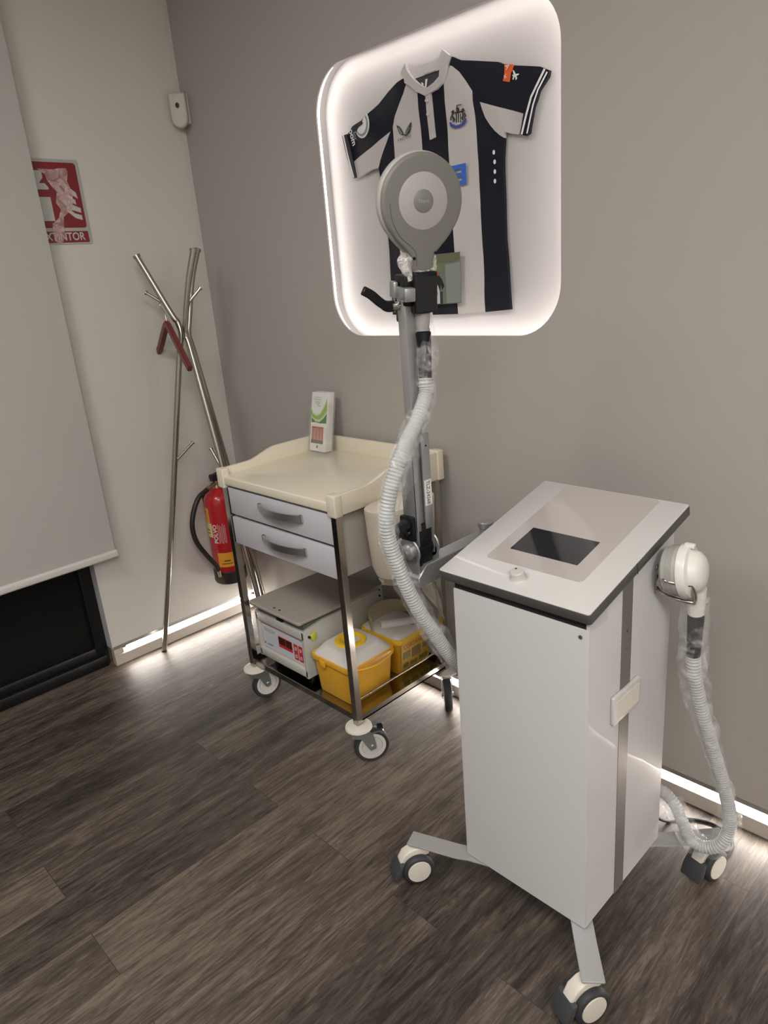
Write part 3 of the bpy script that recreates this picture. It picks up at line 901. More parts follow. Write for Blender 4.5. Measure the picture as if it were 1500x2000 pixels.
# roller blind
bl = thing('roller_blind', 'pale roller blind lowered over the glazed door at the left wall', 'blind', (0.06, -2.0, 0.55))
b = B(); b.box((0.0585, -4.3, 0.57), (0.0605, -0.722, 2.86)); b.out('fabric', M_blind, bl)
b = B(); b.prism(rrect(0.049, 0.545, 0.073, 0.580, 0.011, 6), -4.3, -0.7165, axes((0, 0, 0), (1, 0, 0), (0, 0, 1), (0, -1, 0)) @ Matrix.Scale(-1, 4, (0, 0, 1)), 0, 0.002)
b.out('bottom_bar', M_blindbar, bl)
b = B(); b.cyl((0.06, -4.3, 2.88), (0.06, -0.70, 2.88), 0.032, n=24); b.out('roller', M_blindbar, bl)
b = B(); b.box((0.0, -0.70, 2.84), (0.095, -0.69, 2.93)); b.out('bracket', M_blindbar, bl)

# ================================================================== coat stand with hanger
cs = thing('coat_stand', 'tripod coat stand of bent steel tubes between the blind and the fire extinguisher', 'coat stand', (0.22, -0.30, 0))
cap = M_chrome


def coat_tube(pts, r, hooks):
    b = B()
    p = smooth_path(pts, 10)
    b.tube(p, r, 16)
    b.cyl(p[-1] - (p[-2] - p[-1]).normalized() * 0.004 * -1, p[-1] + (p[-1] - p[-2]).normalized() * 0.006, r * 1.25, n=16)
    o = b.out('tube', M_steel, cs, angle=50)
    for a, c in hooks:
        h = B(); a, c = Vector(a), Vector(c)
        h.cyl(a, c, 0.0065, n=14); h.cyl(c, c + (c - a).normalized() * 0.006, 0.0095, n=14)
        h.out('hook', M_steel, o)
    f = B(); f.cyl((p[0].x, p[0].y, 0.0), p[0] + Vector((0, 0, 0.006)), r * 1.05, n=16); f.out('foot_cap', M_rubber, o)


JA = (0.222, -0.300, 1.48); JB = (0.247, -0.300, 1.475); JC = (0.228, -0.276, 1.47)
coat_tube([(0.058, -0.590, 0.004), (0.140, -0.446, 0.74), (0.204, -0.332, 1.36), (0.212, -0.315, 1.435), (0.216, -0.305, 1.485), (0.208, -0.308, 1.532), (0.196, -0.325, 1.570), (0.1225, -0.398, 1.808)], 0.0125,
          [((0.181, -0.340, 1.612), (0.135, -0.389, 1.660)), ((0.162, -0.407, 0.930), (0.200, -0.329, 1.002))])
coat_tube([(0.530, -0.275, 0.004), (0.400, -0.286, 0.70), (0.268, -0.298, 1.38), JB, (0.262, -0.298, 1.54), (0.300, -0.275, 1.70), (0.330, -0.250, 1.812)], 0.0125,
          [((0.276, -0.290, 1.60), (0.305, -0.233, 1.660)), ((0.365, -0.289, 0.875), (0.310, -0.303, 0.978))])
coat_tube([(0.190, -0.055, 0.004), (0.205, -0.150, 0.70), (0.222, -0.255, 1.36), JC, (0.228, -0.262, 1.54), (0.222, -0.215, 1.70), (0.205, -0.157, 1.818)], 0.0125,
          [((0.210, -0.179, 0.880), (0.200, -0.219, 1.005))])

HA = Vector((0.186, -0.347, 1.538))
hd = Vector((0.98, -0.18, 0)).normalized()
hg = thing('coat_hanger', 'red brown wooden clothes hanger on the left upper hook of the coat stand', 'hanger', (0.186, -0.347, 1.538))


def hp(s, dz):
    p = HA + hd * s
    return (p.x, p.y, HA.z + dz)


b = B()
wd = [0.030, 0.034, 0.036, 0.034, 0.032, 0.036, 0.036, 0.034, 0.032, 0.036, 0.034, 0.030]
b.ribbon([hp(-0.205, -0.135), hp(-0.17, -0.125), hp(-0.12, -0.090), hp(-0.06, -0.045), hp(-0.02, -0.018), hp(0, -0.010), hp(0.02, -0.022), hp(0.06, -0.060), hp(0.12, -0.115), hp(0.17, -0.160), hp(0.205, -0.190)],
         0.020, 0.030)
bmesh.ops.bevel(b.bm, geom=b.bm.edges[:], offset=0.003, segments=2, affect='EDGES')
b.out('shoulder_bar', M_wood, hg)
b = B()
b.tube(smooth_path([(HA.x, HA.y, HA.z), (HA.x - 0.004, HA.y - 0.002, HA.z + 0.040), (HA.x + 0.002, HA.y - 0.020, HA.z + 0.070), (HA.x - 0.016, HA.y - 0.005, HA.z + 0.0985), (HA.x - 0.030, HA.y + 0.009, HA.z + 0.080)], 8), 0.0018, 8)
b.out('wire_hook', M_chrome, hg)

# ================================================================== fire extinguisher on the left wall
EX, EY = 0.098, -0.185
fe = thing('fire_extinguisher', 'red fire extinguisher with black hose and base hung low on the wall', 'fire extinguisher', (EX, EY, 0.25))
R0 = 0.076
b = B()
b.lathe([(0, 0.262), (R0 - 0.008, 0.262), (R0, 0.275), (R0, 0.665), (R0 - 0.004, 0.690), (R0 - 0.018, 0.712), (0.036, 0.728), (0.024, 0.738), (0.0, 0.738)], axes((EX, EY, 0), (1, 0, 0), (0, 1, 0), (0, 0, 1)), 48)
b.out('cylinder_body', M_extred, fe)
b = B()
b.lathe([(0.05, 0.252), (R0 + 0.002, 0.252), (R0 + 0.006, 0.262), (R0 + 0.005, 0.312), (R0 + 0.001, 0.316), (R0 - 0.002, 0.30)], axes((EX, EY, 0), (1, 0, 0), (0, 1, 0), (0, 0, 1)), 48)
b.out('base_ring', M_rubber, fe)
b = B()
b.cyl((EX, EY, 0.735), (EX, EY, 0.752), 0.022, 0.019, 24)
b.cyl((EX, EY, 0.752), (EX, EY, 0.785), 0.015, n=20)
b.cyl((EX, EY, 0.762), (EX + 0.02, EY - 0.052, 0.752), 0.010, n=16)
b.cyl((EX + 0.02, EY - 0.052, 0.752), (EX + 0.026, EY - 0.070, 0.747), 0.013, n=16)
b.out('brass_valve', M_brass, fe)
b = B()
b.ribbon([(EX, EY + 0.03, 0.775), (EX, EY - 0.01, 0.792), (EX + 0.01, EY - 0.03, 0.800)], 0.024, 0.014)
b.ribbon([(EX, EY + 0.08, 0.835), (EX, EY + 0.03, 0.812), (EX, EY - 0.005, 0.803), (EX, EY - 0.022, 0.79)], 0.022, 0.006)
b.ribbon([(EX, EY + 0.075, 0.785), (EX, EY + 0.03, 0.783), (EX, EY - 0.005, 0.788)], 0.02, 0.005)
b.box((EX - 0.016, EY - 0.026, 0.772), (EX + 0.016, EY + 0.02, 0.806), 0, 0.004)
b.out('trigger_handle', M_rubber, fe)
b = B()
b.tube(smooth_path([(EX + 0.026, EY - 0.068, 0.748), (EX + 0.034, EY - 0.125, 0.722), (EX + 0.040, EY - 0.168, 0.660), (EX + 0.044, EY - 0.188, 0.590), (EX + 0.044, EY - 0.178, 0.515), (EX + 0.042, EY - 0.138, 0.435), (EX + 0.040, EY - 0.100, 0.372), (EX + 0.038, EY - 0.086, 0.335)], 12), 0.0118, 14)
b.out('hose', M_rubber, fe)
b = B(); b.cyl((EX + 0.038, EY - 0.0865, 0.338), (EX + 0.036, EY - 0.080, 0.300), 0.0095, 0.0085, 14); b.out('nozzle', M_brass, fe)
b = B(); b.box((0.0, EY - 0.02, 0.50), (EX - R0 + 0.004, EY + 0.02, 0.66)); b.box((0.0, EY - 0.035, 0.58), (0.004, EY + 0.035, 0.70)); b.out('wall_bracket', M_rubber, fe)
ZX = axes((EX, EY, 0), (1, 0, 0), (0, 1, 0), (0, 0, 1))


def shell(a0, a1, z0, z1, m, name, dr=0.0008):
    b = B()
    b.lathe([(R0 + dr, z0), (R0 + dr, z1)], ZX, 24, 0, math.radians(a0), math.radians(a1))
    return b.out(name, m, fe)


# angles measured from world +x; the camera sees about -105..+15
shell(-118, -80, 0.575, 0.652, M_extyellow, 'upper_label')
shell(-116, -74, 0.500, 0.574, M_extpale, 'instruction_label')
shell(-68, 8, 0.345, 0.420, M_extyellow, 'lower_label')
b = text_bm('POLVO', 0.030, Matrix.Identity(4), 0.0003, bold=0.0008)
for v in b.bm.verts:
    xx, yy = v.co.x, v.co.y
    th = math.radians(-62) + (-yy) / R0
    v.co = Vector((EX + (R0 + 0.001 + v.co.z) * math.cos(th), EY + (R0 + 0.001 + v.co.z) * math.sin(th), 0.520 + xx))
b.out('label_lettering', M_printw, fe)
for k in range(5):
    a0 = -52 + k * 6
    shell(a0, a0 + 4, 0.470 + (k % 2) * 0.004, 0.572 - (k % 3) * 0.006, mat('pink_small_print', (0.62, 0.25, 0.25), 0.5, vary=(140, 0.6)), 'small_print')
b = B()
b.bm.free()
for z0, z1, a0, a1 in ((0.375, 0.381, -45, -22), (0.360, 0.364, -55, -15), (0.628, 0.633, -112, -95), (0.536, 0.541, -110, -85), (0.520, 0.524, -110, -85)):
    shell(a0, a1, z0, z1, M_printk, 'label_print', 0.0016)

# ================================================================== medical trolley
TL, TR, TF, TB = 0.782, 1.420, -0.530, -0.058
tr = thing('medical_trolley', 'cream topped steel medical trolley on white casters beside the back wall', 'trolley', ((TL + TR) / 2, (TF + TB) / 2, 0))
HB = 0.0128
for x, y in ((TL, TF), (TR, TF), (TR, TB), (TL, TB)):
    b = B(); b.box((x - HB, y - HB, 0.155), (x + HB, y + HB, 0.955), 0, 0.0012, 1); b.out('leg', M_chrome, tr, angle=25)
# tray
X0, X1, Y0, Y1 = 0.757, 1.440, -0.548, -0.030
b = B()
b.box((X0 + 0.004, Y0 + 0.001, 0.950), (X1 - 0.004, Y1 - 0.004, 0.985), 0, 0.006, 3)
tray = b.out('tray_top', M_cream, tr)


def lip_profile():
    pts = [(Y0 + 0.002, 0.941), (Y1, 0.941), (Y1, 1.043)]
    for k in range(15):
        t = k / 14
        s = t * t * (3 - 2 * t)
        pts.append((-0.268 - 0.150 * t, 1.043 - 0.033 * s))
    pts.append((Y0 + 0.002, 1.010))
    return pts


for x, sgn in ((X0, 1), (X1, -1)):
    b = B()
    xa, xb = sorted((x, x + sgn * 0.018))
    b.prism(lip_profile(), xa, xb, axes((0, 0, 0), (0, 1, 0), (0, 0, 1), (1, 0, 0)), 0, 0.0035, 2)
    b.out('side_lip', M_cream, tray)
b = B(); b.box((X0, Y1 - 0.018, 0.941), (X1, Y1, 1.043), 0, 0.004); b.out('rear_lip', M_cream, tray)
for x, y, zt in ((X0, Y0, 1.012), (X1, Y0, 1.012), (X1, Y1, 1.047), (X0, Y1, 1.047)):
    sx = 1 if x == X0 else -1
    sy = 1 if y == Y0 else -1
    xa, xb = sorted((x - sx * 0.003, x + sx * 0.040)); ya, yb = sorted((y - sy * 0.003, y + sy * 0.030))
    b = B(); b.box((xa, ya, 0.937), (xb, yb, zt), 0, 0.005, 3); b.out('corner_cap', M_cream, tray)
# drawer case
b = B()
b.box((0.802, -0.512, 0.713), (0.806, -0.052, 0.950)); b.box((1.394, -0.512, 0.713), (1.4065, -0.052, 0.950), 0, 0.002)
b.box((0.802, -0.056, 0.713), (1.405, -0.050, 0.950)); b.box((0.802, -0.512, 0.713), (1.405, -0.052, 0.717))
b.box((0.802, -0.520, 0.945), (1.404, -0.052, 0.950))
case = b.out('drawer_case', M_case, tr)
b = B(); b.box((0.806, -0.512, 0.717), (1.394, -0.500, 0.945)); b.out('case_shadow_gap', M_blackgap, case)
for z0, z1 in ((0.835, 0.940), (0.714, 0.823)):
    b = B(); b.box((0.7985, -0.537, z0), (1.402, -0.514, z1), 0, 0.002); b.box((0.812, -0.514, z0 + 0.004), (1.388, -0.08, z1 - 0.03))
    dr = b.out('drawer', M_drawer, tr)
    zc = z0 + 0.064
    b = B()
    arc = [(1.000 + 0.250 * k / 16, -0.541 - 0.030 * math.sin(math.pi * k / 16) ** 0.8, zc) for k in range(17)]
    b.ribbon(arc, 0.006, 0.026)
    b.box((0.998, -0.545, zc - 0.013), (1.012, -0.536, zc + 0.013)); b.box((1.238, -0.545, zc - 0.013), (1.252, -0.536, zc + 0.013))
    b.out('handle', M_handle, dr)
# lower shelf with turned-up lips and a side rail
b = B()
b.box((TL - 0.012, TF - 0.004, 0.172), (TR + 0.012, TB + 0.004, 0.178))
b.box((TL - 0.012, TF - 0.006, 0.172), (TR + 0.012, TF - 0.003, 0.196)); b.box((TL - 0.012, TB + 0.003, 0.172), (TR + 0.012, TB + 0.006, 0.196))
b.box((TR + 0.009, TF, 0.172), (TR + 0.012, TB, 0.196)); b.box((TL - 0.012, TF, 0.172), (TL - 0.009, TB, 0.196))
b.out('lower_shelf', M_shelfsteel, tr)
b = B(); b.cyl((TR - 0.006, TF + 0.01, 0.248), (TR - 0.006, TB - 0.01, 0.248), 0.0035, n=10); b.out('shelf_rail', M_chrome, tr)
b = B(); b.cyl((TL + 0.006, TF + 0.01, 0.248), (TL + 0.006, TB - 0.01, 0.248), 0.0035, n=10); b.out('shelf_rail', M_chrome, tr)


def trolley_caster(px, py, n, sign, brake):
    n = Vector(n).normalized()
    tv = Vector((-n.y, n.x, 0)) * sign
    wc = Vector((px, py, 0.0645)) + tv * 0.040
    b = B()
    b.cyl((px, py, 0.128), (px, py, 0.140), 0.024, n=24)
    for s in (-1, 1):
        F = axes(wc + n * s * 0.0195 - n * 0.0012, tv, (0, 0, 1), n * (1 if tv.cross(Vector((0, 0, 1))).dot(n) > 0 else -1))
        b.prism([(-0.074, 0.066), (-0.006, 0.066), (0.006, 0.054), (0.014, 0.008), (0.012, -0.010), (-0.007, -0.014), (-0.016, 0.0), (-0.036, 0.040), (-0.070, 0.052)], -0.0012, 0.0012, F)
    b.cyl(wc - n * 0.024, wc + n * 0.024, 0.008, n=12)
    mt = axes((px, py, 0), tv, n, (0, 0, 1)) if tv.cross(n).z > 0 else axes((px, py, 0), tv, -n, (0, 0, 1))
    b.box((-0.034, -0.018, 0.126), (0.032, 0.018, 0.133), 0, 0.004, 2, mt)
    o = b.out('caster', M_zinc, tr)
    b = B()
    b.lathe([(0, 0.140), (0.040, 0.140), (0.0485, 0.146), (0.047, 0.153), (0.030, 0.159), (0.018, 0.161), (0, 0.161)], axes((px, py, 0), (1, 0, 0), (0, 1, 0), (0, 0, 1)), 40)
    b.out('cover_disc', M_disc, o)
    W = frame(wc, n)
    b = B(); b.lathe([(0.048, -0.0145), (0.0605, -0.0145), (0.0645, -0.008), (0.0645, 0.008), (0.0605, 0.0145), (0.048, 0.0145)], W, 48); b.out('tyre', M_tyre, o)
    b = B()
    b.lathe([(0, -0.016), (0.012, -0.016), (0.014, -0.0135), (0.036, -0.0135), (0.0375, -0.011), (0.039, -0.0150), (0.050, -0.0150), (0.050, 0.0150), (0.039, 0.0150), (0.0375, 0.011), (0.036, 0.0135), (0.014, 0.0135), (0.012, 0.016), (0, 0.016)], W, 48)
    b.out('wheel', M_rim, o)
    if brake:
        b = B(); P0 = Vector((px, py, 0.118)); 
        b.ribbon([P0 + tv * 0.03, P0 + tv * 0.062 + Vector((0, 0, 0.004)), P0 + tv * 0.085 + Vector((0, 0, -0.002))], 0.034, 0.006)
        b.cyl(P0 + tv * 0.080 - n * 0.02, P0 + tv * 0.080 + n * 0.02, 0.007, n=12)
        b.out('brake_pedal', M_zinc, o)
        b = B(); b.box((0.066, -0.008, 0.118), (0.086, 0.010, 0.140), 0, 0.003, 2, mt); b.out('brake_tab', M_black, o)


trolley_caster(TR, TF, (0.87, -0.49, 0), 1, True)
trolley_caster(TL, TF, (0.985, -0.17, 0), 1, False)
trolley_caster(TR, TB, (0.70, 0.71, 0), -1, False)
trolley_caster(TL, TB, (0.8, 0.6, 0), 1, False)

# bucket hooked to the trolley's right side, with liner
bk = thing('waste_bucket', 'cream lidded waste bucket hooked on the right side of the trolley', 'bucket', (1.50, -0.34, 0.70))


def oval(cx, cy, rx, ry, n=40, e=2.6):
    return [(cx + rx * math.copysign(abs(math.cos(t)) ** (2 / e), math.cos(t)), cy + ry * math.copysign(abs(math.sin(t)) ** (2 / e), math.sin(t))) for t in [2 * math.pi * k / n for k in range(n)]]


def loft(rings, cap0=True, cap1=True):
    b = B(); vs = []
    for pts, z in rings:
        vs.append([b.bm.verts.new((x, y, z)) for x, y in pts])
    n = len(vs[0])
    for p, q in zip(vs, vs[1:]):
        for k in range(n):
            b.bm.faces.new([p[k], p[(k + 1) % n], q[(k + 1) % n], q[k]])
    if cap0: b.bm.faces.new(vs[0][::-1])
    if cap1: b.bm.faces.new(vs[-1])
    bmesh.ops.recalc_face_normals(b.bm, faces=b.bm.faces)
    return b


BX, BYc = 1.514, -0.335
loft([(oval(BX, BYc, 0.040, 0.085), 0.702), (oval(BX, BYc, 0.058, 0.110), 0.716), (oval(BX, BYc, 0.066, 0.122), 0.750), (oval(BX, BYc, 0.070, 0.131), 0.860), (oval(BX, BYc, 0.071, 0.135), 0.934)]).out('pail', M_creamlite, bk)
loft([(oval(BX, BYc, 0.0715, 0.1355), 0.934), (oval(BX, BYc, 0.072, 0.136), 0.937), (oval(BX, BYc, 0.071, 0.135), 0.950), (oval(BX, BYc, 0.060, 0.122), 0.955)]).out('lid', M_creamlite, bk)
b = B(); b.box((1.4412, -0.40, 0.88), (1.446, -0.27, 0.948)); b.out('hook_plate', M_creamlite, bk)
b = B()
b.tube(smooth_path([(BX + 0.0715, BYc - 0.085, 0.93), (BX + 0.069, BYc - 0.080, 0.82), (BX + 0.062, BYc - 0.066, 0.745), (BX + 0.055, BYc - 0.03, 0.722), (BX + 0.054, BYc + 0.04, 0.718)], 8), 0.0012, 6)
b.out('pail_seam', M_case, bk)
# crumpled paper liner hanging below the bucket
ln = bmesh.new()
NX, NZ = 26, 22
gv = [[None] * (NZ + 1) for _ in range(NX + 1)]
for i in range(NX + 1):
    for k in range(NZ + 1):
        u_, v_ = i / NX, k / NZ
        zt = 0.725 if u_ < 0.68 else 0.725 - 0.29 * ((u_ - 0.68) / 0.32) ** 1.15
        zb = 0.680 - 0.075 * u_ / 0.62 if u_ < 0.62 else 0.605 - 0.185 * (u_ - 0.62) / 0.38
        zb = min(zb, zt - 0.004)
        z = zt - (zt - zb) * v_
        x = 1.488 + 0.022 * noise.noise(Vector((u_ * 6, v_ * 3, 1))) + 0.012 * v_ * math.sin(u_ * 9)
        gv[i][k] = ln.verts.new((x, -0.43 + 0.305 * u_ + 0.006 * noise.noise(Vector((u_ * 9, v_ * 5, 7))), z))
for i in range(NX):
    for k in range(NZ):
        ln.faces.new([gv[i][k], gv[i + 1][k], gv[i + 1][k + 1], gv[i][k + 1]])
r_ = bmesh.ops.solidify(ln, geom=ln.faces[:], thickness=0.0012)
b = B(); b._merge(ln, 0); b.out('paper_liner', M_liner, bk, label='crumpled white paper hanging below the bucket')

# ================================================================== leaflet holder on the tray
lh = thing('leaflet_holder', 'clear leaflet holder standing in the rear corner of the trolley tray', 'leaflet holder', (0.835, -0.105, 0.985))
LT = axes((0.779, -0.125, 0.9856), (1, 0.012, 0), (0, 0.20, 0.98), (0.012, -1, 0))
b = B()
b.box((0.0, 0.0, -0.002), (0.112, 0.10, 0.0), M=LT); b.box((0.0, 0.0, -0.040), (0.002, 0.2, 0.0), M=LT); b.box((0.110, 0.0, -0.040), (0.112, 0.2, 0.0), M=LT)
b.box((0.0, 0.0, -0.042), (0.112, 0.235, -0.040), M=LT); b.box((0.0, 0.0, -0.04), (0.112, 0.002, 0.0), M=LT)
b.out('holder', M_acrylic, lh)
lf = thing('leaflet_stack', 'white leaflets with green swirl and orange picture standing in the clear holder', 'leaflets', (0.835, -0.11, 0.99))
b = B(); b.box((0.005, 0.004, -0.0385), (0.107, 0.242, -0.006), M=LT, bev=0.001); b.out('paper_block', M_paper, lf)
b = B(); b.box((0.007, 0.004, -0.0055), (0.105, 0.238, -0.0045), M=LT); cov = b.out('cover_sheet', mat('leaflet_cover_paper', (0.70, 0.71, 0.68), 0.35), lf)


def lprint(name, poly, m, z=-0.0042):
    b = B(); b.prism(poly, z, z + 0.0003, LT); b.out(name, m, cov)


lprint('pale_swirl', [(0.007, 0.180), (0.020, 0.163), (0.040, 0.153), (0.062, 0.160), (0.080, 0.185), (0.104, 0.225), (0.104, 0.118), (0.007, 0.118)], M_greenlight, -0.0044)
lprint('green_swirl', [(0.007, 0.172), (0.020, 0.152), (0.042, 0.146), (0.066, 0.156), (0.086, 0.182), (0.104, 0.215), (0.104, 0.172), (0.084, 0.150), (0.060, 0.134), (0.036, 0.134), (0.016, 0.142), (0.007, 0.152)], M_green)
lprint('dark_swirl', [(0.012, 0.140), (0.034, 0.126), (0.060, 0.123), (0.085, 0.140), (0.104, 0.160), (0.104, 0.118), (0.012, 0.118)], M_greendark, -0.0040)
lprint('light_curve', [(0.020, 0.140), (0.045, 0.130), (0.070, 0.136), (0.092, 0.160), (0.080, 0.142), (0.060, 0.126), (0.040, 0.125)], M_greenlight, -0.0037)
lprint('white_band', [(0.007, 0.112), (0.104, 0.112), (0.104, 0.121), (0.060, 0.119), (0.040, 0.122), (0.007, 0.119)], M_paper, -0.0035)
lprint('orange_picture', [(0.016, 0.045), (0.088, 0.045), (0.088, 0.104), (0.016, 0.104)], M_firebrick)
lprint('maroon_band', [(0.014, 0.036), (0.088, 0.036), (0.088, 0.050), (0.014, 0.050)], M_maroon, -0.0039)
for x in (0.032, 0.052, 0.072):
    lprint('pale_column', [(x, 0.052), (x + 0.006, 0.052), (x + 0.003, 0.096)], mat('peach_print', (0.62, 0.33, 0.20), 0.5), -0.0038)
lprint('small_logo', [(0.048, 0.018), (0.054, 0.016), (0.058, 0.024), (0.053, 0.031)], M_printk)
for y0_, x0_, x1_ in ((0.222, 0.024, 0.064), (0.214, 0.018, 0.066), (0.188, 0.044, 0.066)):
    lprint('grey_line', [(x0_, y0_), (x1_, y0_), (x1_, y0_ + 0.0016), (x0_, y0_ + 0.0016)], M_printg)
b = text_bm('TQT', 0.016, LT @ Matrix.Translation((0.046, 0.2, -0.0040)), 0.0002); b.out('cover_lettering', M_printg, cov)

# ================================================================== centrifuge on the lower shelf
CX0, CX1, CY0, CY1 = 0.800, 1.122, -0.505, -0.085
ce = thing('benchtop_centrifuge', 'grey benchtop centrifuge with red digital display on the trolley lower shelf', 'centrifuge', ((CX0 + CX1) / 2, -0.29, 0.178))
FY = axes((0, 0, 0), (1, 0, 0), (0, 0, 1), (0, -1, 0))          # front faces: local (x, z), out towards -y
SX = axes((0, 0, 0), (0, 1, 0), (0, 0, 1), (1, 0, 0))           # side faces: local (y, z), out towards +x
b = B()
side = [(CY0, 0.212), (CY1, 0.212), (CY1, 0.428), (CY0 + 0.10, 0.428), (CY0 + 0.015, 0.416), (CY0, 0.408)]
b.prism(side, CX0, CX0 + 0.018, SX, 0, 0.003); b.prism(side, CX1 - 0.018, CX1, SX, 0, 0.003)
b.box((CX0 + 0.004, CY0 + 0.014, 0.214), (CX1 - 0.004, CY1, 0.400), 0)
b.box((CX0 + 0.003, CY0 + 0.0, 0.372), (CX1 - 0.003, CY0 + 0.03, 0.410), 0, 0.004)
b.box((CX0 + 0.003, CY0 + 0.0, 0.212), (CX1 - 0.003, CY0 + 0.03, 0.246), 0, 0.004)
body = b.out('housing', M_centri, ce)
for x in (CX0 + 0.05, CX1 - 0.05):
    for y in (CY0 + 0.05, CY1 - 0.05):
        b = B(); b.cyl((x, y, 0.1782), (x, y, 0.215), 0.016, n=20); b.out('foot', M_rubber, ce)
b = B()
LM = axes((CX0 - 0.0035, CY0 - 0.022, 0.447), (1, 0, 0), (0, 1, -0.018), (0, 0.018, 1))
b.prism(rrect(0, 0, CX1 - CX0 + 0.0095, 0.425, 0.012, 5), 0, 0.013, LM, 0, 0.004, 3)
lid = b.out('lid', M_lidgrey, ce)
b = B()
for q in ((0.145, 0.028), (0.178, 0.028)):
    b.prism([(q[0] + 0.006 * math.cos(a * 0.6283), q[1] + 0.0045 * math.sin(a * 0.6283)) for a in range(10)], 0.0126, 0.0136, LM)
b.out('lid_hole', M_black, lid)
b = B(); b.box((0.94, CY0 + 0.004, 0.400), (0.985, CY0 + 0.03, 0.436), 0, 0.006); b.box((0.955, CY0 - 0.002, 0.418), (0.968, CY0 + 0.01, 0.432), 0, 0.003); b.out('latch', M_black, ce)
b = B(); b.box((CX0 + 0.012, CY0 + 0.012, 0.398), (CX1 - 0.012, CY1 - 0.02, 0.434)); b.out('lid_gap_block', mat('dark_green_gap', (0.13, 0.14, 0.12), 0.6), ce)  # dark grey-green block filling the gap between housing and lid
b = B(); b.prism([(-0.285, 0.428), (-0.092, 0.428), (-0.092, 0.452), (-0.10, 0.455), (-0.285, 0.446)], CX1 - 0.006, CX1 + 0.004, SX, 0, 0.002); b.out('hinge_cover', M_centri, ce)
b = B()
for z in (0.438, 0.412):
    b.cyl((CX1, -0.108, z), (CX1 + 0.005, -0.108, z), 0.004, n=12)
b.out('hinge_screw', M_black, ce)
yf = -(CY0 + 0.0135)
b = B(); b.prism(rrect(CX0 + 0.020, 0.250, CX1 - 0.019, 0.362, 0.004, 3), yf, yf + 0.0008, FY); fr = b.out('front_panel', M_pinkline, ce)
b = B(); b.prism(rrect(CX0 + 0.023, 0.254, CX1 - 0.022, 0.356, 0.003, 3), yf + 0.0008, yf + 0.0016, FY); b.out('panel_sticker', M_stick, fr)
b = B(); b.prism(rrect(0.930, 0.284, 1.020, 0.332, 0.002, 2), yf + 0.0016, yf + 0.0026, FY); b.out('display_surround', M_red, fr)
b = B(); b.prism(rrect(0.933, 0.298, 0.976, 0.329, 0.002, 2), yf + 0.0026, yf + 0.0032, FY); b.prism(rrect(0.980, 0.298, 1.017, 0.329, 0.002, 2), yf + 0.0026, yf + 0.0032, FY)
b.out('display', M_display, fr)
for x in (1.030, 1.060):
    b = B(); b.prism(rrect(x, 0.263, x + 0.024, 0.331, 0.002, 2), yf + 0.0016, yf + 0.0028, FY); k = b.out('key_pad', M_red, fr)
    for z in (0.305, 0.272):
        b = B(); b.prism(rrect(x + 0.006, z, x + 0.018, z + 0.014, 0.002, 2), yf + 0.0028, yf + 0.0032, FY); b.out('key_mark', M_stick, k)
        b = B(); b.prism(rrect(x + 0.0095, z + 0.004, x + 0.0145, z + 0.010, 0.001, 2), yf + 0.0032, yf + 0.0035, FY); b.out('key_mark', M_red, k)
b = text_bm('DIGICEN', 0.022, axes((0.872, -(yf + 0.0018), 0.335), (1, 0, 0), (0, 0, 1), (0, -1, 0)), 0.0002, sx=0.85); b.out('panel_lettering', M_printg, fr)
b = text_bm('ortoalresa', 0.012, axes((0.868, -(yf + 0.0018), 0.271), (1, 0, 0), (0, 0, 1), (0, -1, 0)), 0.0002, sx=0.8); b.out('maker_lettering', M_printk, fr)
b = B(); b.prism([(0.832 + 0.005 * math.cos(a * 0.5236), 0.271 + 0.005 * math.sin(a * 0.5236)) for a in range(12)], yf + 0.0016, yf + 0.0022, FY); b.out('maker_mark', M_red, fr)
b = text_bm('2', 0.016, axes((1.094, -(yf + 0.0018), 0.300), (1, 0, 0), (0, 0, 1), (0, -1, 0)), 0.0002); b.out('panel_lettering', M_printg, fr)
b = B(); b.cyl((CX1, CY0 + 0.022, 0.385), (CX1 + 0.008, CY0 + 0.022, 0.385), 0.005, n=14); b.out('lock_barrel', M_black, ce)
b = B(); b.prism([(0.0, 0.0), (0.010, 0.012), (0.026, 0.012), (0.030, 0.0), (0.022, -0.016), (0.010, -0.024), (0.004, -0.012)], 0, 0.005, axes((CX1 + 0.004, CY0 + 0.026, 0.386), (0, 1, 0), (0, 0, 1), (1, 0, 0)), 0, 0.001); b.out('key_tag', M_keytag, ce)

# ================================================================== sharps bins
b1 = thing('sharps_bin', 'yellow sharps bin with closed white lid and round yellow cap on the trolley shelf', 'sharps bin', (1.255, -0.39, 0.178), 'sharps bins on the trolley shelf')


def rr3(x0, y0, x1, y1, r, n=5):
    return rrect(x0, y0, x1, y1, r, n)


loft([(rr3(1.160, -0.487, 1.345, -0.285, 0.018), 0.179), (rr3(1.158, -0.489, 1.348, -0.283, 0.020), 0.186), (rr3(1.147, -0.496, 1.360, -0.274, 0.022), 0.325)]).out('tub', M_yellow, b1)
loft([(rr3(1.140, -0.503, 1.367, -0.267, 0.026), 0.316), (rr3(1.138, -0.505, 1.369, -0.265, 0.028), 0.322), (rr3(1.140, -0.503, 1.367, -0.267, 0.026), 0.335)]).out('rim', M_yellow, b1)
loft([(rr3(1.146, -0.497, 1.361, -0.273, 0.026), 0.333), (rr3(1.150, -0.492, 1.357, -0.278, 0.030), 0.342), (rr3(1.168, -0.470, 1.335, -0.298, 0.036), 0.366), (rr3(1.176, -0.460, 1.325, -0.306, 0.036), 0.369)]).out('lid', M_binlid, b1)
ZC = axes((1.246, -0.384, 0), (1, 0, 0), (0, 1, 0), (0, 0, 1))
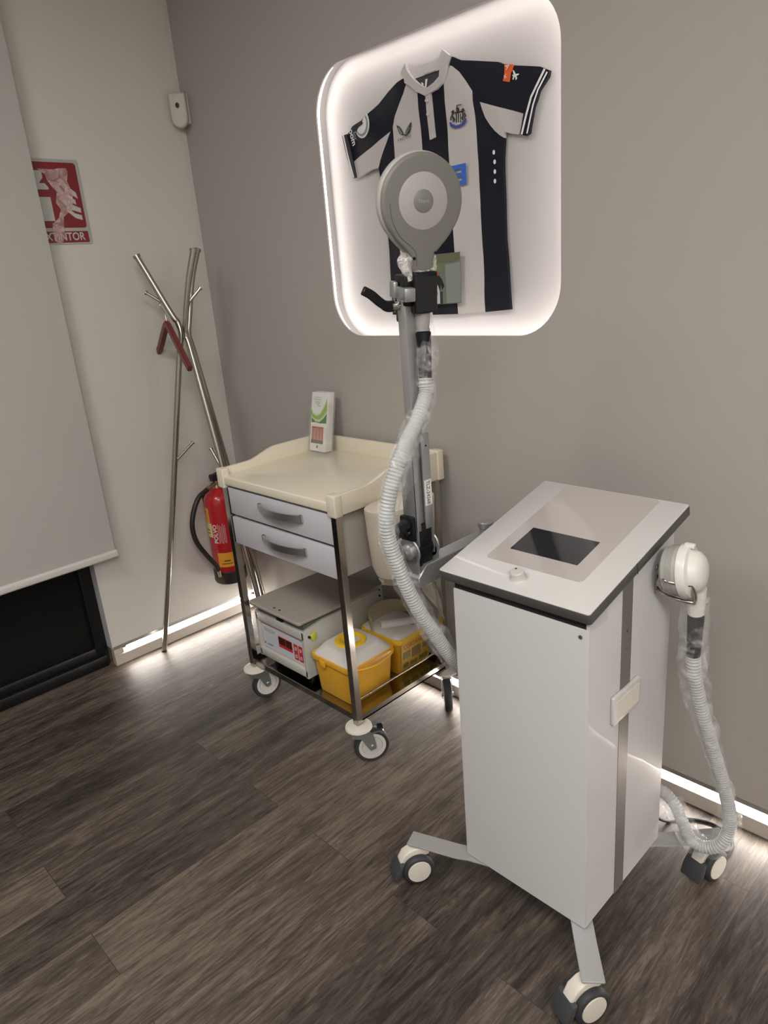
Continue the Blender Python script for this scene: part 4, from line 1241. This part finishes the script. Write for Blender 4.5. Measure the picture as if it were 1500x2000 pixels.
b = B(); b.lathe([(0.0, 0.374), (0.036, 0.374), (0.040, 0.377), (0.046, 0.379), (0.057, 0.377), (0.061, 0.371), (0.062, 0.364)], ZC, 40); cp = b.out('round_cap', M_yellowcap, b1)
b = B(); b.lathe([(0, 0.3745), (0.022, 0.3745), (0.022, 0.3765), (0, 0.3765)], axes((1.262, -0.378, 0.0005), (1, 0, 0), (0, 1, 0), (0, 0, 1)), 24); b.out('cap_window', M_bincream, cp)
b = B(); b.tube(smooth_path([(1.370, -0.470, 0.327), (1.382, -0.440, 0.324), (1.386, -0.375, 0.318), (1.382, -0.310, 0.326), (1.368, -0.285, 0.330)], 8), 0.0045, 10); b.out('carry_handle', M_yellow, b1)
b = B(); b.box((1.1365, -0.36, 0.300), (1.141, -0.31, 0.330)); b.box((1.20, -0.507, 0.300), (1.23, -0.500, 0.326), 0, 0.002); b.out('rim_clip', M_yellow, b1)

b2 = thing('sharps_bin', 'yellow sharps bin with printed label and its cream lid flipped open', 'sharps bin', (1.25, -0.15, 0.178), 'sharps bins on the trolley shelf')
loft([(rr3(1.165, -0.232, 1.345, -0.075, 0.02), 0.179), (rr3(1.163, -0.234, 1.348, -0.073, 0.022), 0.186), (rr3(1.148, -0.246, 1.358, -0.060, 0.026), 0.326)]).out('tub', M_yellow, b2)
loft([(rr3(1.140, -0.253, 1.365, -0.052, 0.03), 0.318), (rr3(1.138, -0.255, 1.367, -0.050, 0.032), 0.326), (rr3(1.142, -0.251, 1.363, -0.054, 0.03), 0.338)]).out('rim', M_yellowcap, b2)
loft([(rr3(1.148, -0.246, 1.358, -0.059, 0.03), 0.337), (rr3(1.152, -0.242, 1.354, -0.063, 0.03), 0.346), (rr3(1.20, -0.225, 1.340, -0.075, 0.03), 0.354)]).out('lid', M_binlid, b2)
# flipped cream hood leaning back on the left side, open towards the right
hb = B()
NA, NL = 20, 10
gr = []
for k in range(NL + 1):
    t_ = k / NL
    row = []
    for a in range(NA + 1):
        ang = math.pi * a / NA
        rx = 0.105 * (1 - 0.10 * t_)
        yy = -0.150 + rx * math.cos(ang)
        xx = 1.230 - 0.072 * math.sin(ang) * (0.75 + 0.25 * t_) - 0.012 * t_
        row.append(hb.bm.verts.new((xx, yy, 0.344 + 0.048 * t_ + 0.010 * math.sin(ang) * t_)))
    gr.append(row)
for k in range(NL):
    for a in range(NA):
        hb.bm.faces.new([gr[k][a], gr[k][a + 1], gr[k + 1][a + 1], gr[k + 1][a]])
bmesh.ops.solidify(hb.bm, geom=hb.bm.faces[:], thickness=0.004)
bmesh.ops.recalc_face_normals(hb.bm, faces=hb.bm.faces)
hb.out('open_flap', M_bincream, b2)
b = B()
b.cyl((1.235, -0.215, 0.352), (1.315, -0.105, 0.352), 0.022, n=20)
b.bm.verts.ensure_lookup_table()
for v in b.bm.verts:
    v.co.z = max(v.co.z, 0.350) if v.co.z > 0.352 - 0.03 else v.co.z
b.out('lid_bulge', M_binlid, b2)
LS = axes((1.3535, -0.153, 0.258), (0, 1, 0), (0.085, 0, 1), (1, 0, -0.085))
b = B(); b.prism(rrect(-0.078, -0.058, 0.078, 0.056, 0.004, 3), 0, 0.0008, LS); lb = b.out('printed_label', mat('label_yellow', (0.72, 0.46, 0.07), 0.45), b2)
b = text_bm('CORTANTES', 0.026, LS @ Matrix.Translation((0.0, 0.040, 0.001)), 0.0003, sx=0.9); b.out('label_lettering', M_red, lb)
for q in ((-0.072, -0.010, -0.030, 0.020), (-0.022, -0.020, 0.030, 0.022), (0.038, -0.004, 0.074, 0.020), (-0.070, -0.050, -0.040, -0.030), (-0.030, -0.050, 0.010, -0.034), (0.020, -0.052, 0.070, -0.032)):
    b = B(); b.prism(rrect(*q, 0.002, 2), 0.0008, 0.0013, LS); b.out('label_block', M_label, lb)
b = B()
for q in ((1.318, -0.135), (1.326, -0.128), (1.314, -0.122), (1.330, -0.118)):
    b.box((q[0] - 0.004, q[1] - 0.004, 0.3535), (q[0] + 0.004, q[1] + 0.002, 0.3548))
b.out('lid_print', M_printk, b2)

# ================================================================== treatment machine
MX0, MX1, MY0, MY1, MZ = 2.057, 2.421, -0.713, -0.330, 0.130
tm = thing('treatment_machine', 'white wheeled treatment machine with slanted touchscreen top in the foreground', 'medical machine', (2.24, -0.52, 0))
slz = lambda y: 0.950 + (y + 0.722) * (0.105 / 0.456)      # underside of the slanted top
b = B()
b.prism([(MY0, MZ), (MY1, MZ), (MY1, slz(MY1) - 0.004), (MY0 + 0.07, slz(MY0 + 0.07) - 0.004), (MY0 + 0.07, 0.930), (MY0, 0.930)], MX0, MX1, SX, 0, 0.004, 3)
cab = b.out('cabinet', M_machine, tm)
b = B(); b.prism([(MY0 + 0.0005, MZ + 0.2), (MY0 + 0.075, MZ + 0.2), (MY0 + 0.075, slz(MY0 + 0.075) - 0.002), (MY0 + 0.0005, slz(MY0) - 0.002)], MX1 - 0.0075, MX1 - 0.0002, SX); b.out('side_flange', M_machine, cab)
b = B(); b.prism([(MY0 + 0.004, 0.925), (MY0 + 0.075, 0.925), (MY0 + 0.075, slz(MY0 + 0.07)), (MY0 + 0.004, slz(MY0 + 0.004) + 0.002)], MX0 + 0.004, MX1 - 0.008, SX); b.out('shadow_gap', M_blackgap, cab)
b = B(); b.box((MX1 - 0.002, -0.577, MZ + 0.0005), (MX1 + 0.0012, -0.532, slz(-0.555) - 0.002)); st = b.out('side_stripe', M_stripe, cab)
b = B()
for z in (0.865, 0.822):
    b.cyl((MX1, -0.554, z), (MX1 + 0.0028, -0.554, z), 0.0032, n=12)
b.out('stripe_screw', M_chrome, st)
b = B(); b.cyl((MX1 - 0.02, MY0 + 0.002, 0.912), (MX1 - 0.02, MY0 - 0.002, 0.912), 0.0045, n=14); b.out('front_screw', M_zinc, cab)
# recessed pull on the right side
PM = axes((MX1 + 0.001, -0.557, 0.690), (0, 1, 0), (0, 0, 1), (1, 0, 0))
b = B(); b.prism(rrect(-0.062, -0.036, 0.062, 0.036, 0.005, 4), 0, 0.009, PM, 0, 0.002); pu = b.out('pull_plate', M_machinetop, cab)
b = B(); b.prism(rrect(-0.052, -0.027, 0.054, 0.022, 0.003, 3), 0.0085, 0.0098, PM); b.out('pull_recess', M_disc, pu)
# slanted top
TA = Vector((0, 0.456, 0.105)).normalized()
TM = axes((2.027, -0.722, 0.950), (1, 0, 0), TA, Vector((1, 0, 0)).cross(TA))
TW, TL_ = 0.402, math.hypot(0.456, 0.105)
b = B(); b.prism(rrect(0, 0, TW, TL_, 0.006, 4), 0.0, 0.024, TM, 0, 0.0015); top = b.out('slanted_top', M_slabedge, tm)
b = B(); b.prism(rrect(0.0008, 0.0008, TW - 0.0008, TL_ - 0.0008, 0.006, 4), 0.0235, 0.0262, TM, 0, 0.001); b.out('top_face', M_machinetop, top)
b = B(); b.prism(rrect(0.075, 0.090, 0.332, TL_ - 0.004, 0.012, 5), 0.0262, 0.0268, TM); pan = b.out('overlay_panel', M_panelfilm, top)
b = B(); b.prism(rrect(0.110, 0.143, 0.291, 0.244, 0.002, 3), 0.0268, 0.0274, TM); b.out('touchscreen', M_screen, pan)
b = B()
b.lathe([(0, 0.046), (0.015, 0.046), (0.0168, 0.044), (0.0172, 0.030), (0.019, 0.0275), (0.0205, 0.0262), (0.0205, 0.026)], TM @ Matrix.Translation((0.196, 0.050, 0)), 32)
kn = b.out('dial_knob', M_knob, top)
b = B(); b.lathe([(0, 0.0462), (0.0028, 0.0466), (0, 0.0468)], TM @ Matrix.Translation((0.190, 0.056, 0)), 12); b.out('dial_dot', M_printk, kn)
b = B(); b.prism([(0.0, -0.002), (0.0012, -0.002), (0.0012, 0.026), (0.0, 0.026)], 0.2, 0.2006, TM @ axes((TW - 0.0004, 0, 0), (1, 0, 0), (0, 0, 1), (0, 1, 0))); b.out('edge_seam', M_blackgap, top)


def machine_caster(px, py, n, ang):
    """twin-wheel caster, axle n, hood leaning away along n-perpendicular"""
    n = Vector(n).normalized()
    tv = Vector((math.cos(ang), math.sin(ang), 0))
    tv = (tv - n * tv.dot(n)).normalized()
    wc = Vector((px, py, 0.046)) + tv * 0.018
    b = B()
    F = axes(wc, tv, n.cross(tv) if n.cross(tv).z > 0 else tv.cross(n), n if n.cross(tv).z > 0 else -n)
    hood = [(-0.040, 0.052), (-0.030, 0.064), (0.012, 0.062), (0.036, 0.050), (0.052, 0.022), (0.046, 0.010), (0.030, 0.020), (-0.010, 0.030), (-0.036, 0.034)]
    b.prism(hood, -0.017, 0.017, F, 0, 0.005, 3)
    o = b.out('caster', M_hubcap, tm)
    for s in (-1, 1):
        W = frame(wc + n * s * 0.025, n * s)
        c = B(); c.lathe([(0.0, -0.010), (0.030, -0.010), (0.044, -0.009), (0.046, -0.004), (0.046, 0.004), (0.042, 0.0095), (0.036, 0.011), (0.034, 0.010), (0.0, 0.010)], W, 44); c.out('tyre', M_tyre, o)
        c = B(); c.lathe([(0.034, 0.009), (0.033, 0.0125), (0.020, 0.0138), (0, 0.0142)], W, 40); c.out('hub_cap', M_hubcap, o)
    c = B(); c.prism([(0.040, 0.028), (0.052, 0.026), (0.066, 0.006), (0.074, -0.020), (0.062, -0.024), (0.050, -0.006)], -0.030, 0.030, F, 0, 0.004, 2); c.out('brake_pedal', mat('slate_grey_plastic', (0.05, 0.052, 0.056), 0.5), o)


def machine_leg(corner, end, n, ang):
    c, e = Vector(corner), Vector(end)
    d = (e - c).normalized()
    b = B()
    pts = [c - d * 0.11, c + d * 0.012, c + d * 0.035, c + d * 0.052, e]
    zs = [0.1255, 0.1255, 0.1225, 0.1135, 0.1125]
    zs = [0.1240, 0.1240, 0.1200, 0.1185, 0.1185]
    b.ribbon([(p.x, p.y, z) for p, z in zip(pts, zs)], 0.052, 0.006)
    bmesh.ops.bevel(b.bm, geom=[ed for ed in b.bm.edges if abs(ed.verts[0].co.z - ed.verts[1].co.z) < 0.02], offset=0.0015, segments=2, affect='EDGES')
    b.out('leg_bar', M_legplate, tm)
    b = B(); q = e - d * 0.032; b.cyl((q.x, q.y, 0.098), (q.x, q.y, 0.116), 0.014, n=20); b.out('caster_stem', M_zinc, tm)
    machine_caster(q.x, q.y, n, ang)


machine_leg((2.405, -0.700, 0), (2.500, -0.812, 0), (0.93, -0.36, 0), math.radians(215))
machine_leg((2.075, -0.700, 0), (1.893, -0.768, 0), (0.86, -0.50, 0), math.radians(205))
machine_leg((2.405, -0.345, 0), (2.545, -0.195, 0), (0.97, -0.22, 0), math.radians(200))
machine_leg((2.075, -0.345, 0), (1.935, -0.195, 0), (0.75, -0.65, 0), math.radians(200))

# arm on the left side
PX, PYA = 1.932, -0.420
b = B()
b.cyl((PX, PYA, 0.70), (PX, PYA, 0.968), 0.0175, n=28)
b.cyl((PX, PYA, 0.968), (PX, PYA, 0.988), 0.0215, n=32, bev=0.003)
b.box((PX, PYA - 0.018, 0.72), (MX0 + 0.002, PYA + 0.018, 0.76), 0, 0.003); b.box((PX, PYA - 0.018, 0.84), (MX0 + 0.002, PYA + 0.018, 0.88), 0, 0.003)
b.out('arm_post', M_armsteel, tm)
b = B()
b.prism([(PYA + 0.018, 0.957), (-0.690, 0.957), (-0.722, 0.930), (-0.722, 0.905), (-0.700, 0.900), (PYA + 0.018, 0.912)], PX - 0.024, PX + 0.024, SX, 0, 0.004, 3)
arm = b.out('arm', M_armsteel, tm)
b = B(); b.box((PX + 0.022, -0.66, 0.916), (PX + 0.0262, PYA, 0.923), 0, 0.001); b.out('arm_groove', M_armdark, arm)
# knuckle: two washers on a pin along y
b = B()
for y in (-0.712, -0.640):
    b.lathe([(0, -0.003), (0.034, -0.003), (0.036, -0.001), (0.036, 0.001), (0.034, 0.003), (0, 0.003)], frame((PX - 0.012, y, 0.992), (0, -1, 0)), 40)
b.cyl((PX - 0.012, -0.735, 0.992), (PX - 0.012, -0.62, 0.992), 0.011, n=20)
b.lathe([(0.021, 0.0), (0.021, 0.006), (0.015, 0.012), (0.006, 0.015), (0, 0.0155)], frame((PX - 0.012, -0.715, 0.992), (0, -1, 0)), 32)
b.box((PX - 0.032, -0.715, 0.93), (PX + 0.018, -0.708, 0.99), 0, 0.002); b.box((PX - 0.032, -0.643, 0.93), (PX + 0.018, -0.636, 0.99), 0, 0.002)
b.out('pivot_joint', M_armsteel, tm)
b = B()
b.cyl((PX - 0.012, -0.700, 0.992), (PX - 0.012, -0.650, 0.992), 0.026, n=24)
b.box((PX - 0.03, -0.698, 0.95), (PX + 0.012, -0.652, 1.06), 0, 0.004)
b.out('pivot_core', M_black, tm)
# column: inner bar up to the clamp, outer channel below
b = B(); b.box((1.910, -0.686, 0.985), (1.936, -0.655, 1.600), 0, 0.003); b.out('column_bar', M_armdark, tm)
b = B()
b.box((1.900, -0.704, 1.005), (1.945, -0.698, 1.290), 0, 0.001)
b.box((1.900, -0.650, 0.975), (1.945, -0.644, 1.275), 0, 0.001)
b.box((1.941, -0.704, 1.045), (1.9455, -0.690, 1.285), 0, 0.001)
b.box((1.941, -0.673, 1.045), (1.9455, -0.644, 1.285), 0, 0.001)
ch = b.out('column_channel', M_armsteel, tm)
b = B(); b.box((1.9455, -0.671, 1.105), (1.9462, -0.646, 1.170)); tg = b.out('serial_label', M_paper, ch)
b = text_bm('TLZ-24268', 0.0165, axes((1.9464, -0.6585, 1.1375), (0, 0, -1), (0, 1, 0), (1, 0, 0)), 0.0002, sx=0.80); b.out('serial_lettering', M_printk, tg)
b = B(); b.cyl((1.945, -0.657, 1.255), (1.9465, -0.657, 1.255), 0.0025, n=10); b.out('channel_hole', M_black, ch)
# black hose clip
b = B()
b.tube(smooth_path([(1.915, -0.700, 1.062), (1.925, -0.735, 1.066), (1.932, -0.770, 1.058), (1.930, -0.800, 1.046)], 6), [0.014, 0.015, 0.016, 0.016, 0.016, 0.016] * 4, 12)
b.box((1.895, -0.716, 1.02), (1.940, -0.700, 1.085), 0, 0.005)
b.out('hose_clip', M_black, tm)
b = B(); b.cyl((1.925, -0.716, 1.044), (1.925, -0.722, 1.044), 0.006, n=12); b.out('clip_screw', M_chrome, tm)

# ================================================================== disc applicator held by the clamp
HO = Vector((1.944, -0.6375, 1.612))
HN = Vector((0.905, -0.38, -0.13)).normalized()
HS = Vector((0, 0, 1)).cross(HN).normalized()
HU = HN.cross(HS).normalized()
H = axes(HO, HS, HU, HN)          # local x = viewer right, y = up, z = towards the viewer


def Hp(x, y, z):
    return H @ Vector((x, y, z))


# clamp (part of the machine's arm)
b = B()
b.box((-0.030, -0.046, -0.028), (0.027, 0.043, 0.030), 0, 0.004, 3, H)
b.box((-0.050, -0.030, -0.040), (-0.026, 0.035, 0.016), 0, 0.004, 3, H)
b.box((-0.045, -0.072, -0.045), (-0.015, -0.030, -0.012), 0, 0.003, 2, H)
clamp = b.out('clamp_block', M_black, tm)
b = B(); b.box((-0.0275, -0.043, 0.0300), (0.0245, 0.034, 0.0308), 0, 0.0005, 1, H); b.out('clamp_face', mat('deep_black_face', (0.008, 0.008, 0.01), 0.5), clamp)
b = B()
b.box((-0.056, -0.018, -0.034), (-0.029, 0.012, 0.034), 0, 0.003, 2, H)
b.box((-0.064, -0.014, -0.036), (-0.052, 0.022, -0.010), 0, 0.003, 2, H)
b.out('clamp_strap', M_armsteel, clamp)
b = B()
b.cyl(Hp(-0.050, -0.028, -0.005), Hp(-0.072, -0.030, -0.005), 0.010, n=20)
b.cyl(Hp(-0.058, 0.02, -0.02), Hp(-0.058, -0.045, -0.02), 0.004, n=12)
b.out('clamp_bolt', M_chrome, clamp)
b = B()
lv = smooth_path([Hp(-0.066, -0.029, -0.005), Hp(-0.084, -0.028, -0.004), Hp(-0.104, -0.016, 0.002), Hp(-0.124, 0.001, 0.004), Hp(-0.143, 0.012, 0.004)], 6)
b.ribbon(lv, [0.024] * 8 + [0.020] * 17, 0.013, up=tuple(HN))
bmesh.ops.bevel(b.bm, geom=b.bm.edges[:], offset=0.002, segments=1, affect='EDGES')
b.out('clamp_lever', M_black, clamp)

da = thing('disc_applicator', 'large grey disc applicator with white ring clamped on the machine column, hose wrapped in film', 'applicator', tuple(HO))
RD = 0.0985


def teardrop(r, neck, y0, cy=0.186):
    pts = [(neck, y0), (neck, y0 + 0.028)]
    # flare from the neck to the tangent of the circle
    a0 = math.radians(-42)
    ex, ey = r * math.cos(a0), cy + r * math.sin(a0)
    for k in range(1, 8):
        t = k / 8
        s = t * t * (3 - 2 * t)
        pts.append((neck + (ex - neck) * (0.62 * t + 0.38 * s), y0 + 0.028 + (ey - y0 - 0.028) * t))
    n = 44
    for k in range(n + 1):
        a = a0 + (math.pi - 2 * a0) * k / n
        pts.append((r * math.cos(a), cy + r * math.sin(a)))
    L = [(-x, y) for x, y in pts[:9]][::-1]
    return pts + L


b = B()
b.prism(teardrop(RD, 0.026, 0.040), -0.022, 0.000, H, 0, 0.006, 3)
head = b.out('rear_shell', M_headrim, da)
b = B()
b.prism(teardrop(RD - 0.003, 0.025, 0.041), -0.001, 0.013, H, 0, 0.007, 4)
b.out('front_shell', M_headgrey, da)
HC = H @ Matrix.Translation((0, 0.186, 0.0))
b = B(); b.lathe([(0, 0.0142), (0.056, 0.0142), (0.0572, 0.0136), (0.0574, 0.012)], HC, 64); ringo = b.out('white_ring', M_ring, da)
b = B(); b.lathe([(0, 0.0160), (0.0215, 0.0160), (0.0232, 0.0150), (0.0234, 0.0140)], HC, 40); cc = b.out('centre_cap', M_headcap, ringo)
b = text_bm('Therm', 0.010, HC @ Matrix.Translation((0, 0, 0.0163)), 0.0002); b.out('cap_lettering', M_ring, cc)
# curved seam on the lower left of the shell
b = B()
seam = smooth_path([Hp(-0.078, 0.185, 0.0125), Hp(-0.073, 0.150, 0.0130), Hp(-0.056, 0.118, 0.0132), Hp(-0.032, 0.098, 0.0132), Hp(-0.019, 0.082, 0.0132), Hp(-0.0165, 0.055, 0.0132)], 8)
b.tube(seam, 0.0009, 8)
b.out('shell_seam', mat('seam_dark_grey', (0.10, 0.10, 0.09), 0.6), da)
b = B()
for x, y in ((-0.0225, 0.071), (0.029, 0.080)):
    b.cyl(Hp(x, y, 0.011), Hp(x, y, 0.0138), 0.0034, n=14)
b.out('shell_screw', M_black, da)
# film bunched at the neck
b = B()
b.tube(smooth_path([Hp(-0.033, 0.078, -0.006), Hp(-0.038, 0.060, 0.0), Hp(-0.036, 0.042, 0.006), Hp(-0.030, 0.025, 0.010)], 8), lambda i: 0.0125 + 0.003 * math.sin(i * 0.25), 18, squash=lambda i, a: 1 + 0.22 * math.sin(4 * a + i * 0.25))
b.tube(smooth_path([Hp(0.030, 0.075, 0.004), Hp(0.031, 0.058, 0.006), Hp(0.026, 0.045, 0.010), Hp(0.0, 0.042, 0.017), Hp(-0.024, 0.040, 0.016)], 8), lambda i: 0.0042 + 0.001 * math.sin(i * 0.5), 12, squash=lambda i, a: 1 + 0.2 * math.sin(3 * a + i * 0.3))
b.out('neck_film', filmmat('bunched_film', 0.6, (0.78, 0.76, 0.74)), da)
# handle under the clamp
b = B(); b.cyl(Hp(0, -0.048, 0.0), Hp(0, -0.086, 0.0), 0.021, 0.0175, 28); b.cyl(Hp(0, -0.086, 0.0), Hp(0, -0.092, 0.0), 0.0195, n=28); b.out('handle_collar', M_ring, da)


def corrugated(b, path, r, pitch=0.0080, amp=0.0011, n=18, mi=0):
    p = resample(path, pitch / 4)
    b.tube(p, lambda i: r + amp * math.sin(i * math.pi / 2), n, mi)


g0, g1 = Vector((1.9450, -0.6405, 1.522)), Vector((1.9490, -0.6470, 1.405))
b = B(); b.cyl(g0, g1, 0.0180, 0.0150, 28, bev=0.003); b.out('black_grip', M_black, da)
hose_l = smooth_path([g1 + Vector((0, 0, 0.01)), (1.953, -0.655, 1.375), (1.965, -0.706, 1.322), (1.968, -0.766, 1.258), (1.962, -0.803, 1.180), (1.956, -0.817, 1.110), (1.956, -0.810, 1.050), (1.968, -0.790, 0.962), (1.978, -0.757, 0.870), (1.985, -0.708, 0.780), (1.992, -0.650, 0.680), (2.010, -0.560, 0.560), (2.022, -0.480, 0.480), (2.026, -0.420, 0.440), (2.052, -0.385, 0.425)], 10)
b = B(); corrugated(b, hose_l, 0.0175); b.out('corrugated_hose', M_hose, da)


def sleeve(path, r, seed, name, parent, m, step=0.012, n=26, amp=0.2):
    p = resample(path, step)
    b = B()
    sq = lambda i, a: 1 + amp * noise.noise(Vector((math.cos(a) * 1.3 + seed, math.sin(a) * 1.3, i * 0.28))) * 1.6 + 0.10 * noise.noise(Vector((math.cos(a) * 3, math.sin(a) * 3 + seed, i * 0.9)))
    rf = r if callable(r) else (lambda i: r)
    b.tube(p, lambda i: rf(i / (len(p) - 1)), n, squash=sq, cap=False)
    return b.out(name, m, parent, angle=70)


film_l = smooth_path([Hp(0.0, -0.050, 0.0), Hp(0.002, -0.10, 0.0), (1.951, -0.640, 1.46)] + [tuple(v) for v in hose_l[2:]][::10], 10)
sleeve(film_l, lambda t: 0.0275 - 0.003 * min(1, t * 2.2) + 0.005 * max(0, min(1, (t - 0.45) * 6)), 1.0, 'film_sleeve', da, M_film)
# loose flap of film between hose and column
b = B()
t = bmesh.new()
fl = [((1.958, -0.690, 1.340), (1.950, -0.668, 1.318)), ((1.966, -0.750, 1.270), (1.952, -0.680, 1.235)), ((1.962, -0.796, 1.190), (1.950, -0.716, 1.165)), ((1.957, -0.815, 1.115), (1.950, -0.770, 1.115))]
rows = []
for k, (a, c) in enumerate(smooth_path([f[0] for f in fl], 6) and list(zip(smooth_path([f[0] for f in fl], 6), smooth_path([f[1] for f in fl], 6)))):
    rows.append([t.verts.new(a.lerp(c, j / 6) + Vector((0.006 * math.sin(j * 1.7 + k), 0, 0))) for j in range(7)])
for p, q in zip(rows, rows[1:]):
    for j in range(6):
        t.faces.new([p[j], p[j + 1], q[j + 1], q[j]])
b._merge(t, 0); b.out('film_flap', M_film, da)

# ================================================================== dome applicator on the machine's right side
sb = thing('dome_applicator', 'small white dome applicator with black grip hanging on the right side of the machine', 'applicator', (2.50, -0.43, 0.97))
AC = Vector((2.490, -0.412, 0.975))
AN = Vector((0.975, 0.12, 0.14)).normalized()
AF = frame(AC, AN, (0, 1, 0))
b = B()
b.lathe([(0.0, -0.052), (0.040, -0.052), (0.053, -0.044), (0.0575, -0.028), (0.0575, -0.008), (0.050, -0.004)], AF, 48); b.out('grey_pad', M_headrim, sb)
b = B()
b.lathe([(0.053, -0.032), (0.0583, -0.032), (0.0583, -0.030), (0.0583, -0.020), (0.053, -0.020)], AF, 48); b.out('pad_groove', mat('groove_grey', (0.30, 0.30, 0.27), 0.5), sb)
b = B()
b.lathe([(0.056, -0.012), (0.0605, -0.010), (0.0620, 0.000), (0.0590, 0.009), (0.050, 0.012), (0.048, 0.014), (0.044, 0.026), (0.032, 0.036), (0.016, 0.040), (0, 0.041)], AF, 56)
b.out('dome_shell', M_dome, sb)
b = B(); q = AF.translation + Vector((0, 0, 0.060)); b.box((-0.010, -0.006, -0.004), (0.012, 0.006, 0.006), 0, 0.002, 2, Matrix.Translation(q)); b.out('top_tab', M_dome, sb)
k0, k1 = Vector((2.502, -0.400, 0.930)), Vector((2.506, -0.392, 0.866))
b = B(); b.tube(smooth_path([k0, (2.504, -0.396, 0.900), k1], 8), lambda i: 0.026 - 0.0005 * i, 24); b.out('neck', M_dome, sb)
k2 = Vector((2.510, -0.402, 0.755))
b = B(); b.cyl(k1 + (k1 - k2).normalized() * -0.002, k2, 0.0185, 0.0150, 28, bev=0.004); b.out('black_grip', M_black, sb)
hose_r = smooth_path([k2 + Vector((0, 0, 0.008)), (2.514, -0.400, 0.715), (2.524, -0.385, 0.640), (2.545, -0.360, 0.530), (2.566, -0.325, 0.410), (2.582, -0.298, 0.305), (2.586, -0.290, 0.230), (2.572, -0.305, 0.182), (2.540, -0.315, 0.160), (2.505, -0.318, 0.165), (2.470, -0.300, 0.195), (2.440, -0.285, 0.225), (2.400, -0.285, 0.25), (2.36, -0.318, 0.26)], 10)
b = B(); corrugated(b, hose_r, 0.0160); b.out('corrugated_hose', M_hose, sb)
film_r = smooth_path([(2.504, -0.397, 0.915), (2.506, -0.394, 0.86), (2.508, -0.398, 0.80)] + [tuple(v) for v in hose_r[4:118:9]], 8)
sleeve(film_r, lambda t: 0.030 - 0.004 * min(1, t * 2) + 0.005 * math.sin(t * 9), 5.0, 'film_sleeve', sb, M_film)

# chrome cradle for it (part of the machine)
b = B()
loop = smooth_path([(2.421, -0.412, 0.966), (2.436, -0.438, 0.966), (2.462, -0.470, 0.966), (2.495, -0.462, 0.962), (2.515, -0.448, 0.960)], 8)
b.tube(loop, 0.0042, 12)
b.tube(smooth_path([(2.421, -0.415, 0.918), (2.445, -0.432, 0.914), (2.480, -0.430, 0.908), (2.512, -0.420, 0.905)], 8), 0.0042, 12)
b.tube(smooth_path([(2.515, -0.448, 0.960), (2.519, -0.436, 0.930), (2.512, -0.420, 0.905)], 6), 0.0042, 12)
b.box((2.420, -0.425, 0.905), (2.425, -0.390, 0.976), 0, 0.001)
b.out('applicator_cradle', M_chrome, tm)

# mains cable on the floor behind the machine
b = B()
b.tube(smooth_path([(2.30, -0.30, 0.20), (2.33, -0.20, 0.08), (2.355, -0.13, 0.008), (2.40, -0.075, 0.0055), (2.46, -0.048, 0.0055), (2.515, -0.062, 0.0055), (2.540, -0.100, 0.0055), (2.535, -0.135, 0.0055), (2.50, -0.130, 0.0055)], 10), 0.0045, 10)
b.out('mains_cable', M_rubber, label='black mains cable lying on the floor behind the white machine', cat='cable', origin=(2.45, -0.08, 0.0))
